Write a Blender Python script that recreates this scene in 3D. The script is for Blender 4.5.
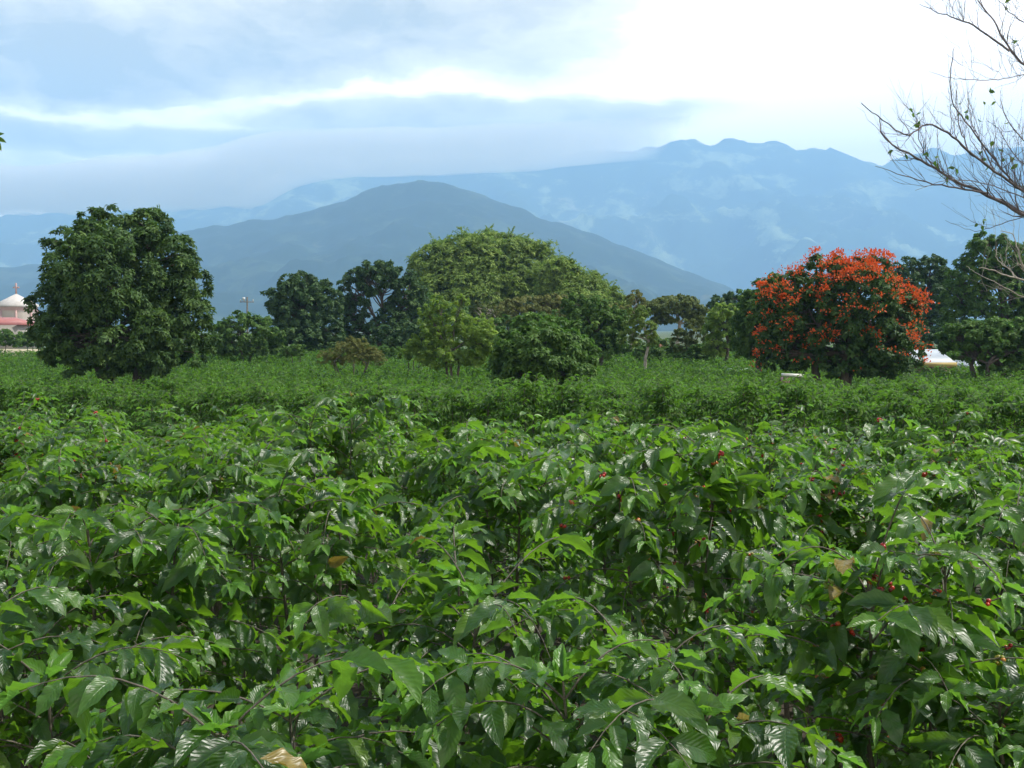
import bpy, math, random
import numpy as np
from mathutils import Vector, Matrix, noise

for _o in list(bpy.data.objects):
    bpy.data.objects.remove(_o)
S = bpy.context.scene
C = S.collection
R = math.radians
rng = np.random.default_rng(7)
random.seed(7)

# ------------------------------------------------------------------ camera
FPX = 1098.0
CAMZ = 2.75
PITCH = math.atan(54.0 / FPX)
cam_d = bpy.data.cameras.new('camera')
cam_d.sensor_width = 36.0
cam_d.lens = FPX / 1024.0 * 36.0
cam_d.clip_start = 0.05
cam_d.clip_end = 120000.0
cam = bpy.data.objects.new('camera', cam_d)
C.objects.link(cam)
cam.location = (0, 0, CAMZ)
cam.rotation_euler = (math.pi / 2 - PITCH, 0, 0)
S.camera = cam

# ------------------------------------------------------------------ sky, sun, exposure
SUN_EL, SUN_AZ = R(58), R(80)           # azimuth clockwise from the view direction (+Y)
S.view_settings.view_transform = 'Standard'
S.view_settings.look = 'None'
S.view_settings.exposure = 0.67
S.view_settings.gamma = 1.0
S.view_settings.use_curve_mapping = False
S.cycles.max_bounces = 8
S.cycles.diffuse_bounces = 3
S.cycles.glossy_bounces = 2
S.cycles.transmission_bounces = 4
S.cycles.volume_bounces = 8
S.cycles.transparent_max_bounces = 4
S.cycles.use_denoising = True
S.cycles.use_adaptive_sampling = True
S.cycles.adaptive_threshold = 0.02
S.cycles.sample_clamp_indirect = 6.0

W = bpy.data.worlds.new('World')
S.world = W
W.use_nodes = True
nt = W.node_tree
for n in list(nt.nodes):
    nt.nodes.remove(n)


class NG:
    """short helpers to write node graphs"""
    def __init__(s, tree):
        s.t = tree

    def n(s, kind, **kw):
        x = s.t.nodes.new(kind)
        for k, v in kw.items():
            setattr(x, k, v)
        return x

    def put(s, sock, v):
        if isinstance(v, bpy.types.NodeSocket):
            s.t.links.new(v, sock)
        elif v is not None:
            if hasattr(sock.default_value, '__len__') and not hasattr(v, '__len__'):
                v = [v] * len(sock.default_value)
            if hasattr(v, '__len__') and len(v) == 3 and len(sock.default_value) == 4:
                v = (*v, 1)
            sock.default_value = v

    def math(s, op, a, b=None, c=None, clamp=False):
        x = s.n('ShaderNodeMath', operation=op, use_clamp=clamp)
        for i, v in enumerate((a, b, c)):
            if v is not None:
                s.put(x.inputs[i], v)
        return x.outputs[0]

    def vm(s, op, a, b=None, scale=None):
        x = s.n('ShaderNodeVectorMath', operation=op)
        s.put(x.inputs[0], a)
        if b is not None:
            s.put(x.inputs[1], b)
        if scale is not None:
            s.put(x.inputs['Scale'], scale)
        return x.outputs['Value'] if op in ('LENGTH', 'DOT_PRODUCT') else x.outputs[0]

    def ramp(s, fac, lo, hi, a=0.0, b=1.0, smooth=True):
        x = s.n('ShaderNodeMapRange', interpolation_type='SMOOTHSTEP' if smooth else 'LINEAR')
        s.put(x.inputs[0], fac)
        for i, v in enumerate((lo, hi, a, b)):
            s.put(x.inputs[i + 1], v)
        return x.outputs[0]

    def noise(s, vec, scale, detail=4, rough=0.5, dist=0.0, color=False):
        x = s.n('ShaderNodeTexNoise')
        if vec is not None:
            s.put(x.inputs['Vector'], vec)
        s.put(x.inputs['Scale'], scale)
        s.put(x.inputs['Detail'], detail)
        s.put(x.inputs['Roughness'], rough)
        s.put(x.inputs['Distortion'], dist)
        return x.outputs['Color' if color else 'Fac']

    def mix(s, fac, a, b, mode='MIX'):
        x = s.n('ShaderNodeMix', data_type='RGBA', blend_type=mode)
        s.put(x.inputs[0], fac)
        s.put(x.inputs[6], a)
        s.put(x.inputs[7], b)
        return x.outputs[2]

    def cramp(s, fac, stops):
        x = s.n('ShaderNodeValToRGB')
        s.put(x.inputs[0], fac)
        e = x.color_ramp.elements
        while len(e) < len(stops):
            e.new(0.5)
        for el, (p, c) in zip(e, stops):
            el.position = p
            el.color = (*c, 1)
        return x.outputs[0]


g = NG(nt)
tc = g.n('ShaderNodeTexCoord').outputs['Generated']
sky = g.n('ShaderNodeTexSky', sky_type='NISHITA')
sky.sun_disc = False
sky.sun_elevation = SUN_EL
sky.sun_rotation = SUN_AZ
sky.air_density = 1.0
sky.dust_density = 1.5
bg_sky = g.n('ShaderNodeBackground')
g.put(bg_sky.inputs[0], sky.outputs[0])
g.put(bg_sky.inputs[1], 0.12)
# cloud deck: direction pushed about by noise, then soft banks of grey cloud in a white overcast
warp = g.noise(g.vm('MULTIPLY', tc, (1.0, 1.0, 2.6)), 5.0, 9, 0.60, color=True)
warp = g.vm('SUBTRACT', warp, (0.5, 0.5, 0.5))
wdir = g.vm('ADD', tc, g.vm('MULTIPLY', warp, (0.16, 0.0, 0.060)))


def bank(cx, cz, rx, rz, tilt, inner, strength):
    """one grey cloud bank round a direction of the sky"""
    v = g.vm('SUBTRACT', wdir, (cx, 0.0, cz))
    sx = g.n('ShaderNodeSeparateXYZ')
    g.put(sx.inputs[0], v)
    z = g.math('SUBTRACT', sx.outputs[2], g.math('MULTIPLY', sx.outputs[0], tilt))
    cb = g.n('ShaderNodeCombineXYZ')
    g.put(cb.inputs[0], g.math('DIVIDE', sx.outputs[0], rx))
    g.put(cb.inputs[2], g.math('DIVIDE', z, rz))
    d = g.vm('LENGTH', cb.outputs[0])
    return g.math('MULTIPLY', g.ramp(d, 1.0, inner), strength)


blobs = [bank(-0.40, 0.218, 0.34, 0.042, 0.14, 0.55, 1.0),
         bank(-0.22, 0.270, 0.42, 0.075, 0.10, 0.50, 0.80),
         bank(-0.04, 0.186, 0.27, 0.024, 0.00, 0.35, 0.60),
         bank(-0.34, 0.163, 0.26, 0.018, 0.02, 0.30, 0.45),
         bank(0.03, 0.255, 0.15, 0.060, 0.0, 0.20, 0.40),
         bank(-0.60, 0.45, 0.55, 0.20, 0.1, 0.2, 0.5)]
dark = blobs[0]
for b in blobs[1:]:
    dark = g.math('MAXIMUM', dark, b)
n2 = g.noise(g.vm('MULTIPLY', g.vm('ADD', tc, g.vm('MULTIPLY', warp, (0.12, 0.0, 0.1))), (1.0, 1.0, 2.4)), 8.0, 9, 0.6)
n3 = g.noise(g.vm('MULTIPLY', tc, (1.0, 1.0, 2.2)), 2.2, 5, 0.55)
dark = g.math('MULTIPLY', dark, g.ramp(n2, 0.34, 0.62, 0.55, 1.15, False))
sepd = g.n('ShaderNodeSeparateXYZ')
g.put(sepd.inputs[0], tc)
side = g.ramp(sepd.outputs[0], 0.20, -0.30)
dark = g.math('ADD', dark, g.math('MULTIPLY', g.math('MULTIPLY', g.ramp(n2, 0.40, 0.70), 0.20), side), clamp=True)
cloud_col = g.cramp(dark, [(0.0, (1.0, 0.86, 0.70)), (0.25, (0.50, 0.41, 0.27)), (0.6, (0.31, 0.235, 0.12)), (1.0, (0.17, 0.12, 0.04))])
bg_cl = g.n('ShaderNodeBackground')
g.put(bg_cl.inputs[0], cloud_col)
# overhead, out of view, the deck is dimmed to cut the fill light
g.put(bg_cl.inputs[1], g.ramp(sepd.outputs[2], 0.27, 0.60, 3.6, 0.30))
# thin places where the blue shows through
gapv = g.vm('SUBTRACT', wdir, (0.33, 0.0, 0.262))
gapd = g.vm('LENGTH', g.vm('DIVIDE', gapv, (0.10, 1e9, 0.032)))
behind = g.ramp(sepd.outputs[1], 0.45, -0.15)      # cloud broken up behind the camera, out of view, to trim the front fill
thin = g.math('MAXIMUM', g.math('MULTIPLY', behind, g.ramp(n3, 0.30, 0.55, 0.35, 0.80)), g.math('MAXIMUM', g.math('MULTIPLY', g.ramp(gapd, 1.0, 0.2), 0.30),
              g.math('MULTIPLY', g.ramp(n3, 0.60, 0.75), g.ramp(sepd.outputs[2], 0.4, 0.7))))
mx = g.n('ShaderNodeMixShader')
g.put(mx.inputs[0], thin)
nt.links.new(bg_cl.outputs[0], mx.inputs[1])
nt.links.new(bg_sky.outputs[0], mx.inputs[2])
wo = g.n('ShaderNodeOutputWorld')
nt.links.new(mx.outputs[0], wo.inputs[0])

sl = bpy.data.lights.new('sun', 'SUN')
sl.energy = 5.0
sl.angle = R(1.2)
sl.color = (1.0, 0.96, 0.88)
sun = bpy.data.objects.new('sun', sl)
C.objects.link(sun)
sdir = Vector((math.sin(SUN_AZ) * math.cos(SUN_EL), math.cos(SUN_AZ) * math.cos(SUN_EL), math.sin(SUN_EL)))
sun.rotation_euler = sdir.to_track_quat('Z', 'Y').to_euler()


# ------------------------------------------------------------------ helpers
def at(px, py, Y):
    """the point at forward distance Y seen at a pixel of the photograph"""
    a, b = (px - 512.0) / FPX, (384.0 - py) / FPX
    cp, sp = math.cos(PITCH), math.sin(PITCH)
    fy, fz = cp + b * sp, -sp + b * cp
    t = Y / fy
    return np.array((a * t, Y, CAMZ + fz * t))


GD = [(-60, 0.0), (0, 0.0), (10, -0.02), (20, -0.36), (35, -1.0), (50, -1.55), (75, -1.42), (100, -0.80), (130, -0.35), (200, 0.0), (1e6, 0.0)]


def gz(y):
    return np.interp(y, [a for a, _ in GD], [b for _, b in GD])


def tag(o, label=None, cat=None, group=None, kind=None):
    if label: o['label'] = label
    if cat: o['category'] = cat
    if group: o['group'] = group
    if kind: o['kind'] = kind
    return o


def empty(name, loc, label, cat, group=None):
    o = bpy.data.objects.new(name, None)
    o.empty_display_size = 0.3
    C.objects.link(o)
    o.location = loc
    return tag(o, label, cat, group)


def link(name, me, parent=None, origin=None):
    o = bpy.data.objects.new(name, me)
    C.objects.link(o)
    if parent is not None:
        o.parent = parent
    return o


def mesh_np(name, V, F, mat, smooth=False, uv=None, attrs=None):
    """V (n,3), F list of (m,k) index arrays (k may differ between arrays)"""
    V = np.asarray(V, dtype=np.float32)
    if not isinstance(F, list):
        F = [F]
    F = [np.asarray(f, dtype=np.int32) for f in F if len(f)]
    me = bpy.data.meshes.new(name)
    me.vertices.add(len(V))
    me.vertices.foreach_set('co', V.ravel())
    loops = np.concatenate([f.ravel() for f in F])
    sizes = np.concatenate([np.full(len(f), f.shape[1], dtype=np.int32) for f in F])
    starts = np.concatenate(([0], np.cumsum(sizes)[:-1])).astype(np.int32)
    me.loops.add(len(loops))
    me.loops.foreach_set('vertex_index', loops)
    me.polygons.add(len(sizes))
    me.polygons.foreach_set('loop_start', starts)
    me.polygons.foreach_set('loop_total', sizes)
    if smooth:
        me.polygons.foreach_set('use_smooth', np.ones(len(sizes), dtype=bool))
    if uv is not None:
        l = me.uv_layers.new(name='UVMap')
        l.data.foreach_set('uv', np.asarray(uv, dtype=np.float32)[loops].ravel())
    for k, a in (attrs or {}).items():
        at_ = me.attributes.new(k, 'FLOAT', 'POINT')
        at_.data.foreach_set('value', np.asarray(a, dtype=np.float32))
    me.materials.append(mat)
    me.update()
    return me


def unit(v):
    v = np.asarray(v, dtype=float)
    return v / np.maximum(np.linalg.norm(v, axis=-1, keepdims=True), 1e-9)


class Leaves:
    """collects leaves, then builds them as one mesh from a leaf template"""
    def __init__(s):
        s.p, s.d, s.n, s.l, s.w, s.r, s.a = [], [], [], [], [], [], []

    def add(s, p, d, n, l, w, r=0.5, a=0.0):
        s.p.append(p); s.d.append(d); s.n.append(n); s.l.append(l); s.w.append(w); s.r.append(r); s.a.append(a)

    def extend(s, P, D, N, L, Wd, Rn, A):
        s.p.extend(P); s.d.extend(D); s.n.extend(N); s.l.extend(L); s.w.extend(Wd); s.r.extend(Rn); s.a.extend(A)

    def build(s, name, temps, mat, smooth=False, seed=0):
        r = np.random.default_rng(seed)
        P, D, N = np.array(s.p), unit(np.array(s.d)), np.array(s.n)
        L, Wd, Rn, A = (np.array(x) for x in (s.l, s.w, s.r, s.a))
        side = unit(np.cross(N, D))
        up = unit(np.cross(D, side))
        which = r.integers(0, len(temps), len(P))
        VV, FF, UU, RR, AA, off = [], [], [], [], [], 0
        for ti, (tv, tf, tu) in enumerate(temps):
            m = which == ti
            k = int(m.sum())
            if not k:
                continue
            l = L[m][:, None, None]
            w = Wd[m][:, None, None]
            v = P[m][:, None, :] + D[m][:, None, :] * tv[None, :, 0:1] * l + side[m][:, None, :] * tv[None, :, 1:2] * w + up[m][:, None, :] * tv[None, :, 2:3] * l
            nv = len(tv)
            VV.append(v.reshape(-1, 3))
            FF.append((tf[None] + (np.arange(k) * nv)[:, None, None] + off).reshape(-1, tf.shape[1]))
            UU.append(np.tile(tu, (k, 1)))
            RR.append(np.repeat(Rn[m], nv))
            AA.append(np.repeat(A[m], nv))
            off += k * nv
        return mesh_np(name, np.concatenate(VV), FF, mat, smooth, np.concatenate(UU), {'rnd': np.concatenate(RR), 'age': np.concatenate(AA)})


def leaf_template(nu, nv, bend, fold, ruffle, seed, tipp=0.85):
    """a leaf blade 1 long, 1 wide at its broadest, nu segments long and nv across"""
    r = random.Random(seed)
    ph = r.uniform(0, 6.28)
    V, U = [], []
    for i in range(nu + 1):
        u = i / nu
        wd = (math.sin(math.pi * min(1, u ** tipp)) ** 0.75) if 0 < u < 1 else 0.0
        wd *= 0.5 * (1.0 - 0.25 * max(0, u - 0.75) / 0.25)
        wd = max(wd, 0.012)
        for j in range(nv + 1):
            v = j / nv * 2 - 1
            z = -bend * u * u + fold * abs(v) * wd * 0.6
            z += ruffle * v * v * math.sin(u * 3.6 * 2 * math.pi / 1.15 + ph + (1.3 if v > 0 else 0)) * wd * 2
            V.append((u - bend * bend * 0.35 * u * u, v * wd, z))
            U.append((u, j / nv))
    F = []
    for i in range(nu):
        for j in range(nv):
            a = i * (nv + 1) + j
            F.append((a, a + nv + 1, a + nv + 2, a + 1))
    return np.array(V), np.array(F), np.array(U)


T_FINE = [leaf_template(11, 4, b, f, ru, i) for i, (b, f, ru) in enumerate([(0.25, 0.5, 0.05), (0.45, 0.3, 0.07), (0.12, 0.7, 0.05), (0.6, 0.4, 0.05), (0.3, 0.15, 0.08)])]
T_MID = [leaf_template(4, 2, b, f, 0, i) for i, (b, f) in enumerate([(0.3, 0.5), (0.5, 0.3), (0.15, 0.6)])]
T_LOW = [leaf_template(2, 1, b, 0, 0, i) for i, b in enumerate([0.25, 0.5])]
T_QUAD = [(np.array([(0, 0, 0), (0.45, -0.5, -0.06), (1, 0, -0.25), (0.45, 0.5, -0.06)], float), np.array([(0, 1, 2, 3)]), np.array([(0, .5), (.5, 0), (1, .5), (.5, 1)], float)),
          (np.array([(0, 0, 0), (0.5, -0.5, 0.10), (1, 0, -0.05), (0.5, 0.5, 0.10)], float), np.array([(0, 1, 2, 3)]), np.array([(0, .5), (.5, 0), (1, .5), (.5, 1)], float))]


class Tubes:
    def __init__(s, k=6):
        s.k, s.V, s.F, s.caps, s.off = k, [], [], [], 0

    def add(s, pts, rad):
        pts = np.asarray(pts, float)
        rad = np.asarray(rad, float) * np.ones(len(pts))
        t = np.gradient(pts, axis=0)
        t = unit(t)
        ref = np.array((0.13, 0.21, 1.0)) if abs(t[0][2]) < 0.9 else np.array((1.0, 0.2, 0.1))
        a = unit(np.cross(t, ref))
        b = np.cross(t, a)
        ang = np.arange(s.k) / s.k * 2 * math.pi
        ring = pts[:, None] + (a[:, None] * np.cos(ang)[None, :, None] + b[:, None] * np.sin(ang)[None, :, None]) * rad[:, None, None]
        n, k = len(pts), s.k
        s.V.append(ring.reshape(-1, 3))
        i = np.arange(n - 1)[:, None] * k
        j = np.arange(k)[None]
        j2 = (j + 1) % k
        s.F.append((np.stack([i + j, i + j2, i + k + j2, i + k + j], -1).reshape(-1, 4)) + s.off)
        s.off += n * k

    def build(s, name, mat):
        return mesh_np(name, np.concatenate(s.V), np.concatenate(s.F), mat, True)


def wiggle(p0, p1, n, amp, r, sag=0.0):
    p0, p1 = np.asarray(p0, float), np.asarray(p1, float)
    t = np.linspace(0, 1, n)[:, None]
    L = np.linalg.norm(p1 - p0)
    o = r.normal(0, 1, (n, 3)) * amp * L
    o = np.cumsum(o, axis=0) * 0.5
    o -= o[0] + (o[-1] - o[0]) * t
    p = p0 + (p1 - p0) * t + o
    p[:, 2] += sag * L * 4 * (t * (1 - t))[:, 0]
    return p


# ------------------------------------------------------------------ materials
def mat(name):
    m = bpy.data.materials.new(name)
    m.use_nodes = True
    t = m.node_tree
    for n in list(t.nodes):
        t.nodes.remove(n)
    return m, NG(t)


def out(G, shader, vol=False):
    o = G.n('ShaderNodeOutputMaterial')
    G.t.links.new(shader, o.inputs['Volume' if vol else 'Surface'])


def leaf_mat(name, dark, mid, light, trans, trans_amt=0.35, rough=0.4, spec=0.5, veins=False, dry=(0.30, 0.20, 0.05), dry_amt=0.0, young=None):
    m, G = mat(name)
    rn = G.n('ShaderNodeAttribute', attribute_name='rnd').outputs['Fac']
    ag = G.n('ShaderNodeAttribute', attribute_name='age').outputs['Fac']
    col = G.cramp(rn, [(0.0, dark), (0.55, mid), (1.0, light)])
    tcol = G.mix(G.math('MULTIPLY', rn, 0.6), trans, tuple(min(1, c * 1.5) for c in trans))
    if young:
        col = G.mix(ag, col, young)
        tcol = G.mix(ag, tcol, tuple(min(1, c * 2.2) for c in young))
    if dry_amt > 0:
        f = G.ramp(rn, 1.0 - dry_amt, 1.0 - dry_amt + 0.002)
        col = G.mix(f, col, dry)
        tcol = G.mix(f, tcol, dry)
    P = G.n('ShaderNodeBsdfPrincipled')
    if veins:
        blotch = G.noise(G.n('ShaderNodeTexCoord').outputs['Object'], 38.0, 4, 0.6)
        col = G.mix(1.0, col, G.cramp(blotch, [(0.3, (0.72, 0.72, 0.72)), (0.7, (1.2, 1.2, 1.15))]), 'MULTIPLY')
        uv = G.n('ShaderNodeTexCoord').outputs['UV']
        sp = G.n('ShaderNodeSeparateXYZ')
        G.put(sp.inputs[0], uv)
        av = G.math('ABSOLUTE', G.math('SUBTRACT', sp.outputs[1], 0.5))
        ph = G.math('ADD', G.math('MULTIPLY', sp.outputs[0], 60.0), G.math('MULTIPLY', av, -34.0))
        w = G.math('SINE', ph)
        vein = G.ramp(w, 0.55, 0.98)
        midrib = G.ramp(av, 0.045, 0.01)
        v = G.math('MAXIMUM', G.math('MULTIPLY', vein, 0.55), midrib)
        col = G.mix(G.math('MULTIPLY', v, 0.42), col, tuple(min(1, c * 2.0 + 0.01) for c in mid))
        bp = G.n('ShaderNodeBump')
        G.put(bp.inputs['Strength'], 0.38)
        G.put(bp.inputs['Distance'], 0.0020)
        G.put(bp.inputs['Height'], G.math('ADD', G.math('MULTIPLY', w, -0.5), G.math('MULTIPLY', midrib, -1.0)))
        G.t.links.new(bp.outputs[0], P.inputs['Normal'])
    # the underside of a leaf is paler and duller
    bf = G.n('ShaderNodeNewGeometry').outputs['Backfacing']
    pale = G.mix(0.2, col, (0.10, 0.17, 0.06))
    G.put(P.inputs['Base Color'], G.mix(bf, col, pale))
    G.put(P.inputs['Roughness'], G.math('ADD', rough, G.math('MULTIPLY', bf, 0.25)))
    G.put(P.inputs['Specular IOR Level'], spec)
    tr = G.n('ShaderNodeBsdfTranslucent')
    G.put(tr.inputs[0], tcol)
    x = G.n('ShaderNodeMixShader')
    G.put(x.inputs[0], trans_amt)
    G.t.links.new(P.outputs[0], x.inputs[1])
    G.t.links.new(tr.outputs[0], x.inputs[2])
    out(G, x.outputs[0])
    return m


def bark_mat(name, a, b, scale=9.0, rough=0.9):
    m, G = mat(name)
    tcn = G.n('ShaderNodeTexCoord').outputs['Object']
    f = G.noise(G.vm('MULTIPLY', tcn, (1, 1, 0.35)), scale, 6, 0.65)
    P = G.n('ShaderNodeBsdfPrincipled')
    G.put(P.inputs['Base Color'], G.cramp(f, [(0.3, a), (0.7, b)]))
    G.put(P.inputs['Roughness'], rough)
    bp = G.n('ShaderNodeBump')
    G.put(bp.inputs['Strength'], 0.5)
    G.put(bp.inputs['Distance'], 0.02)
    G.put(bp.inputs['Height'], f)
    G.t.links.new(bp.outputs[0], P.inputs['Normal'])
    out(G, P.outputs[0])
    return m


def paint_mat(name, a, b=None, scale=2.0, rough=0.7, spec=0.3):
    m, G = mat(name)
    tcn = G.n('ShaderNodeTexCoord').outputs['Object']
    f = G.noise(tcn, scale, 6, 0.65)
    P = G.n('ShaderNodeBsdfPrincipled')
    G.put(P.inputs['Base Color'], G.cramp(f, [(0.3, a), (0.7, b or tuple(c * 0.8 for c in a))]))
    G.put(P.inputs['Roughness'], rough)
    G.put(P.inputs['Specular IOR Level'], spec)
    out(G, P.outputs[0])
    return m


M = {}
M['coffee'] = leaf_mat('coffee_leaf', (0.008, 0.029, 0.006), (0.026, 0.072, 0.010), (0.120, 0.210, 0.016), (0.19, 0.40, 0.018), 0.38, 0.36, 0.6, True,
                       dry=(0.26, 0.19, 0.035), dry_amt=0.008, young=(0.10, 0.24, 0.025))
M['coffee_far'] = leaf_mat('coffee_leaf_plain', (0.012, 0.040, 0.008), (0.042, 0.096, 0.013), (0.120, 0.200, 0.020), (0.18, 0.38, 0.020), 0.37, 0.40, 0.5,
                           dry=(0.34, 0.22, 0.06), dry_amt=0.006, young=(0.10, 0.24, 0.03))
M['coffee_field'] = leaf_mat('coffee_leaf_matt', (0.012, 0.040, 0.009), (0.036, 0.086, 0.015), (0.095, 0.170, 0.024), (0.14, 0.32, 0.022), 0.34, 0.6, 0.25, young=(0.10, 0.22, 0.03))
M['stem'] = bark_mat('coffee_stem', (0.05, 0.042, 0.030), (0.17, 0.15, 0.115), 40)
M['mango'] = leaf_mat('mango_leaf', (0.022, 0.056, 0.017), (0.068, 0.132, 0.032), (0.150, 0.240, 0.052), (0.08, 0.17, 0.02), 0.24, 0.6, 0.22)
M['darktree'] = leaf_mat('dark_leaf', (0.022, 0.056, 0.020), (0.056, 0.115, 0.034), (0.115, 0.190, 0.050), (0.05, 0.12, 0.02), 0.22, 0.6, 0.22)
M['green'] = leaf_mat('green_leaf', (0.038, 0.084, 0.018), (0.088, 0.170, 0.034), (0.165, 0.265, 0.050), (0.10, 0.24, 0.03), 0.28, 0.6, 0.22)
M['bamboo'] = leaf_mat('bamboo_leaf', (0.090, 0.145, 0.028), (0.205, 0.300, 0.055), (0.340, 0.440, 0.095), (0.16, 0.28, 0.05), 0.32, 0.6, 0.22)
M['lime'] = leaf_mat('lime_leaf', (0.065, 0.120, 0.022), (0.170, 0.270, 0.042), (0.350, 0.450, 0.075), (0.30, 0.48, 0.05), 0.38, 0.5, 0.35)
M['olive'] = leaf_mat('olive_leaf', (0.060, 0.100, 0.024), (0.140, 0.195, 0.042), (0.260, 0.300, 0.070), (0.14, 0.16, 0.04), 0.25, 0.6, 0.3)
M['brown'] = leaf_mat('brown_leaf', (0.095, 0.120, 0.034), (0.180, 0.200, 0.058), (0.285, 0.285, 0.090), (0.17, 0.19, 0.05), 0.28, 0.7, 0.2)
M['tulip'] = leaf_mat('flame_tree_leaf', (0.023, 0.062, 0.018), (0.062, 0.125, 0.032), (0.125, 0.205, 0.046), (0.05, 0.13, 0.02), 0.22, 0.6, 0.22)
M['flower'] = leaf_mat('red_flower', (0.42, 0.042, 0.012), (0.64, 0.100, 0.020), (0.76, 0.20, 0.040), (0.85, 0.12, 0.02), 0.30, 0.6, 0.25)
M['banana'] = leaf_mat('banana_leaf', (0.05, 0.13, 0.04), (0.09, 0.19, 0.06), (0.16, 0.27, 0.10), (0.16, 0.32, 0.05), 0.3, 0.35, 0.5)
M['bark'] = bark_mat('tree_bark', (0.045, 0.036, 0.028), (0.13, 0.11, 0.09))
M['pale_bark'] = bark_mat('pale_bark', (0.22, 0.19, 0.15), (0.46, 0.42, 0.34))
M['bare_bark'] = bark_mat('bare_branch_bark', (0.060, 0.055, 0.060), (0.19, 0.155, 0.145), 25)
M['culm'] = bark_mat('bamboo_culm', (0.10, 0.14, 0.05), (0.22, 0.24, 0.09))

m, G = mat('cherry_skin')
rn = G.n('ShaderNodeAttribute', attribute_name='rnd').outputs['Fac']
P = G.n('ShaderNodeBsdfPrincipled')
G.put(P.inputs['Base Color'], G.cramp(rn, [(0.0, (0.16, 0.22, 0.03)), (0.25, (0.42, 0.18, 0.03)), (0.4, (0.45, 0.03, 0.012)), (0.8, (0.25, 0.010, 0.010)), (1.0, (0.07, 0.012, 0.010))]))
G.put(P.inputs['Roughness'], 0.3)
out(G, P.outputs[0])
M['cherry'] = m

m, G = mat('soil')
tcn = G.n('ShaderNodeTexCoord').outputs['Object']
f = G.noise(tcn, 1.7, 8, 0.7)
f2 = G.noise(tcn, 0.06, 5, 0.6)
c = G.cramp(f, [(0.3, (0.022, 0.016, 0.011)), (0.55, (0.045, 0.034, 0.022)), (0.78, (0.10, 0.075, 0.045))])
c = G.mix(G.ramp(f2, 0.45, 0.62), c, (0.045, 0.075, 0.022))
sy = G.n('ShaderNodeSeparateXYZ')
G.put(sy.inputs[0], tcn)
c = G.mix(G.ramp(sy.outputs[1], 104.0, 112.0), c, G.cramp(f2, [(0.3, (0.035, 0.065, 0.02)), (0.7, (0.07, 0.10, 0.03))]))
P = G.n('ShaderNodeBsdfPrincipled')
G.put(P.inputs['Base Color'], c)
G.put(P.inputs['Roughness'], 0.95)
bp = G.n('ShaderNodeBump')
G.put(bp.inputs['Distance'], 0.05)
G.put(bp.inputs['Height'], f)
G.t.links.new(bp.outputs[0], P.inputs['Normal'])
out(G, P.outputs[0])
M['soil'] = m

def hill_mat(name, forest, pasture, bare, k):
    m, G = mat(name)
    tcn = G.n('ShaderNodeTexCoord').outputs['Object']
    big = G.noise(G.vm('MULTIPLY', tcn, (1.0, 0.6, 1.6)), k * 2.0, 8, 0.68, 0.4)
    small = G.noise(tcn, k * 9, 6, 0.7)
    c = G.cramp(small, [(0.3, tuple(x * 0.7 for x in forest)), (0.7, tuple(x * 1.3 for x in forest))])
    c = G.mix(G.math('MULTIPLY', G.ramp(big, 0.52, 0.60), G.ramp(small, 0.30, 0.62, 0.35, 1.0)), c, pasture)
    big2 = G.noise(G.vm('ADD', tcn, (913.0, 400.0, 77.0)), k * 1.7, 5, 0.6, 0.9)
    c = G.mix(G.math('MULTIPLY', G.ramp(big2, 0.62, 0.72), G.ramp(small, 0.35, 0.6)), c, bare)
    P = G.n('ShaderNodeBsdfPrincipled')
    G.put(P.inputs['Base Color'], c)
    G.put(P.inputs['Roughness'], 1.0)
    G.put(P.inputs['Specular IOR Level'], 0.1)
    out(G, P.outputs[0])
    return m

M['near_hill'] = hill_mat('hill_forest', (0.012, 0.026, 0.015), (0.045, 0.066, 0.032), (0.09, 0.09, 0.055), 0.0022)
M['far_hill'] = hill_mat('mountain_forest', (0.026, 0.054, 0.024), (0.30, 0.35, 0.17), (0.36, 0.34, 0.22), 0.0012)

# ------------------------------------------------------------------ ground
ys = np.concatenate([[-60, -20, -5], np.arange(0, 140, 2.5), [150, 170, 200, 260, 400, 700, 1200, 2000, 4000, 9000, 20000, 28000]]).astype(float)
xs = np.concatenate([-np.geomspace(60, 26000, 14)[::-1], np.arange(-55, 56, 2.5), np.geomspace(60, 26000, 14)])
XX, YY = np.meshgrid(xs, ys)
r = np.random.default_rng(1)
ZZ = gz(YY) + np.where((np.abs(XX) < 58) & (YY < 140), r.normal(0, 0.03, XX.shape), 0)
ni, nj = XX.shape
idx = np.arange(ni * nj).reshape(ni, nj)
F = np.stack([idx[:-1, :-1], idx[:-1, 1:], idx[1:, 1:], idx[1:, :-1]], -1).reshape(-1, 4)
tag(link('ground', mesh_np('ground', np.stack([XX, YY, ZZ], -1).reshape(-1, 3), F, M['soil'], True)), kind='structure')


# ------------------------------------------------------------------ mountains
def fbm(x, y, s, octs=5, ridged=True, off=0.0):
    v, a, f, t = 0.0, 1.0, 1.0 / s, 0.0
    for i in range(octs):
        n = noise.noise(Vector((x * f + off, y * f - off * 0.7, 3.1 * i + off)))
        v += a * ((1 - abs(n) * 2) if ridged else n)
        t += a
        a *= 0.5
        f *= 2.07
    return v / t


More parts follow.
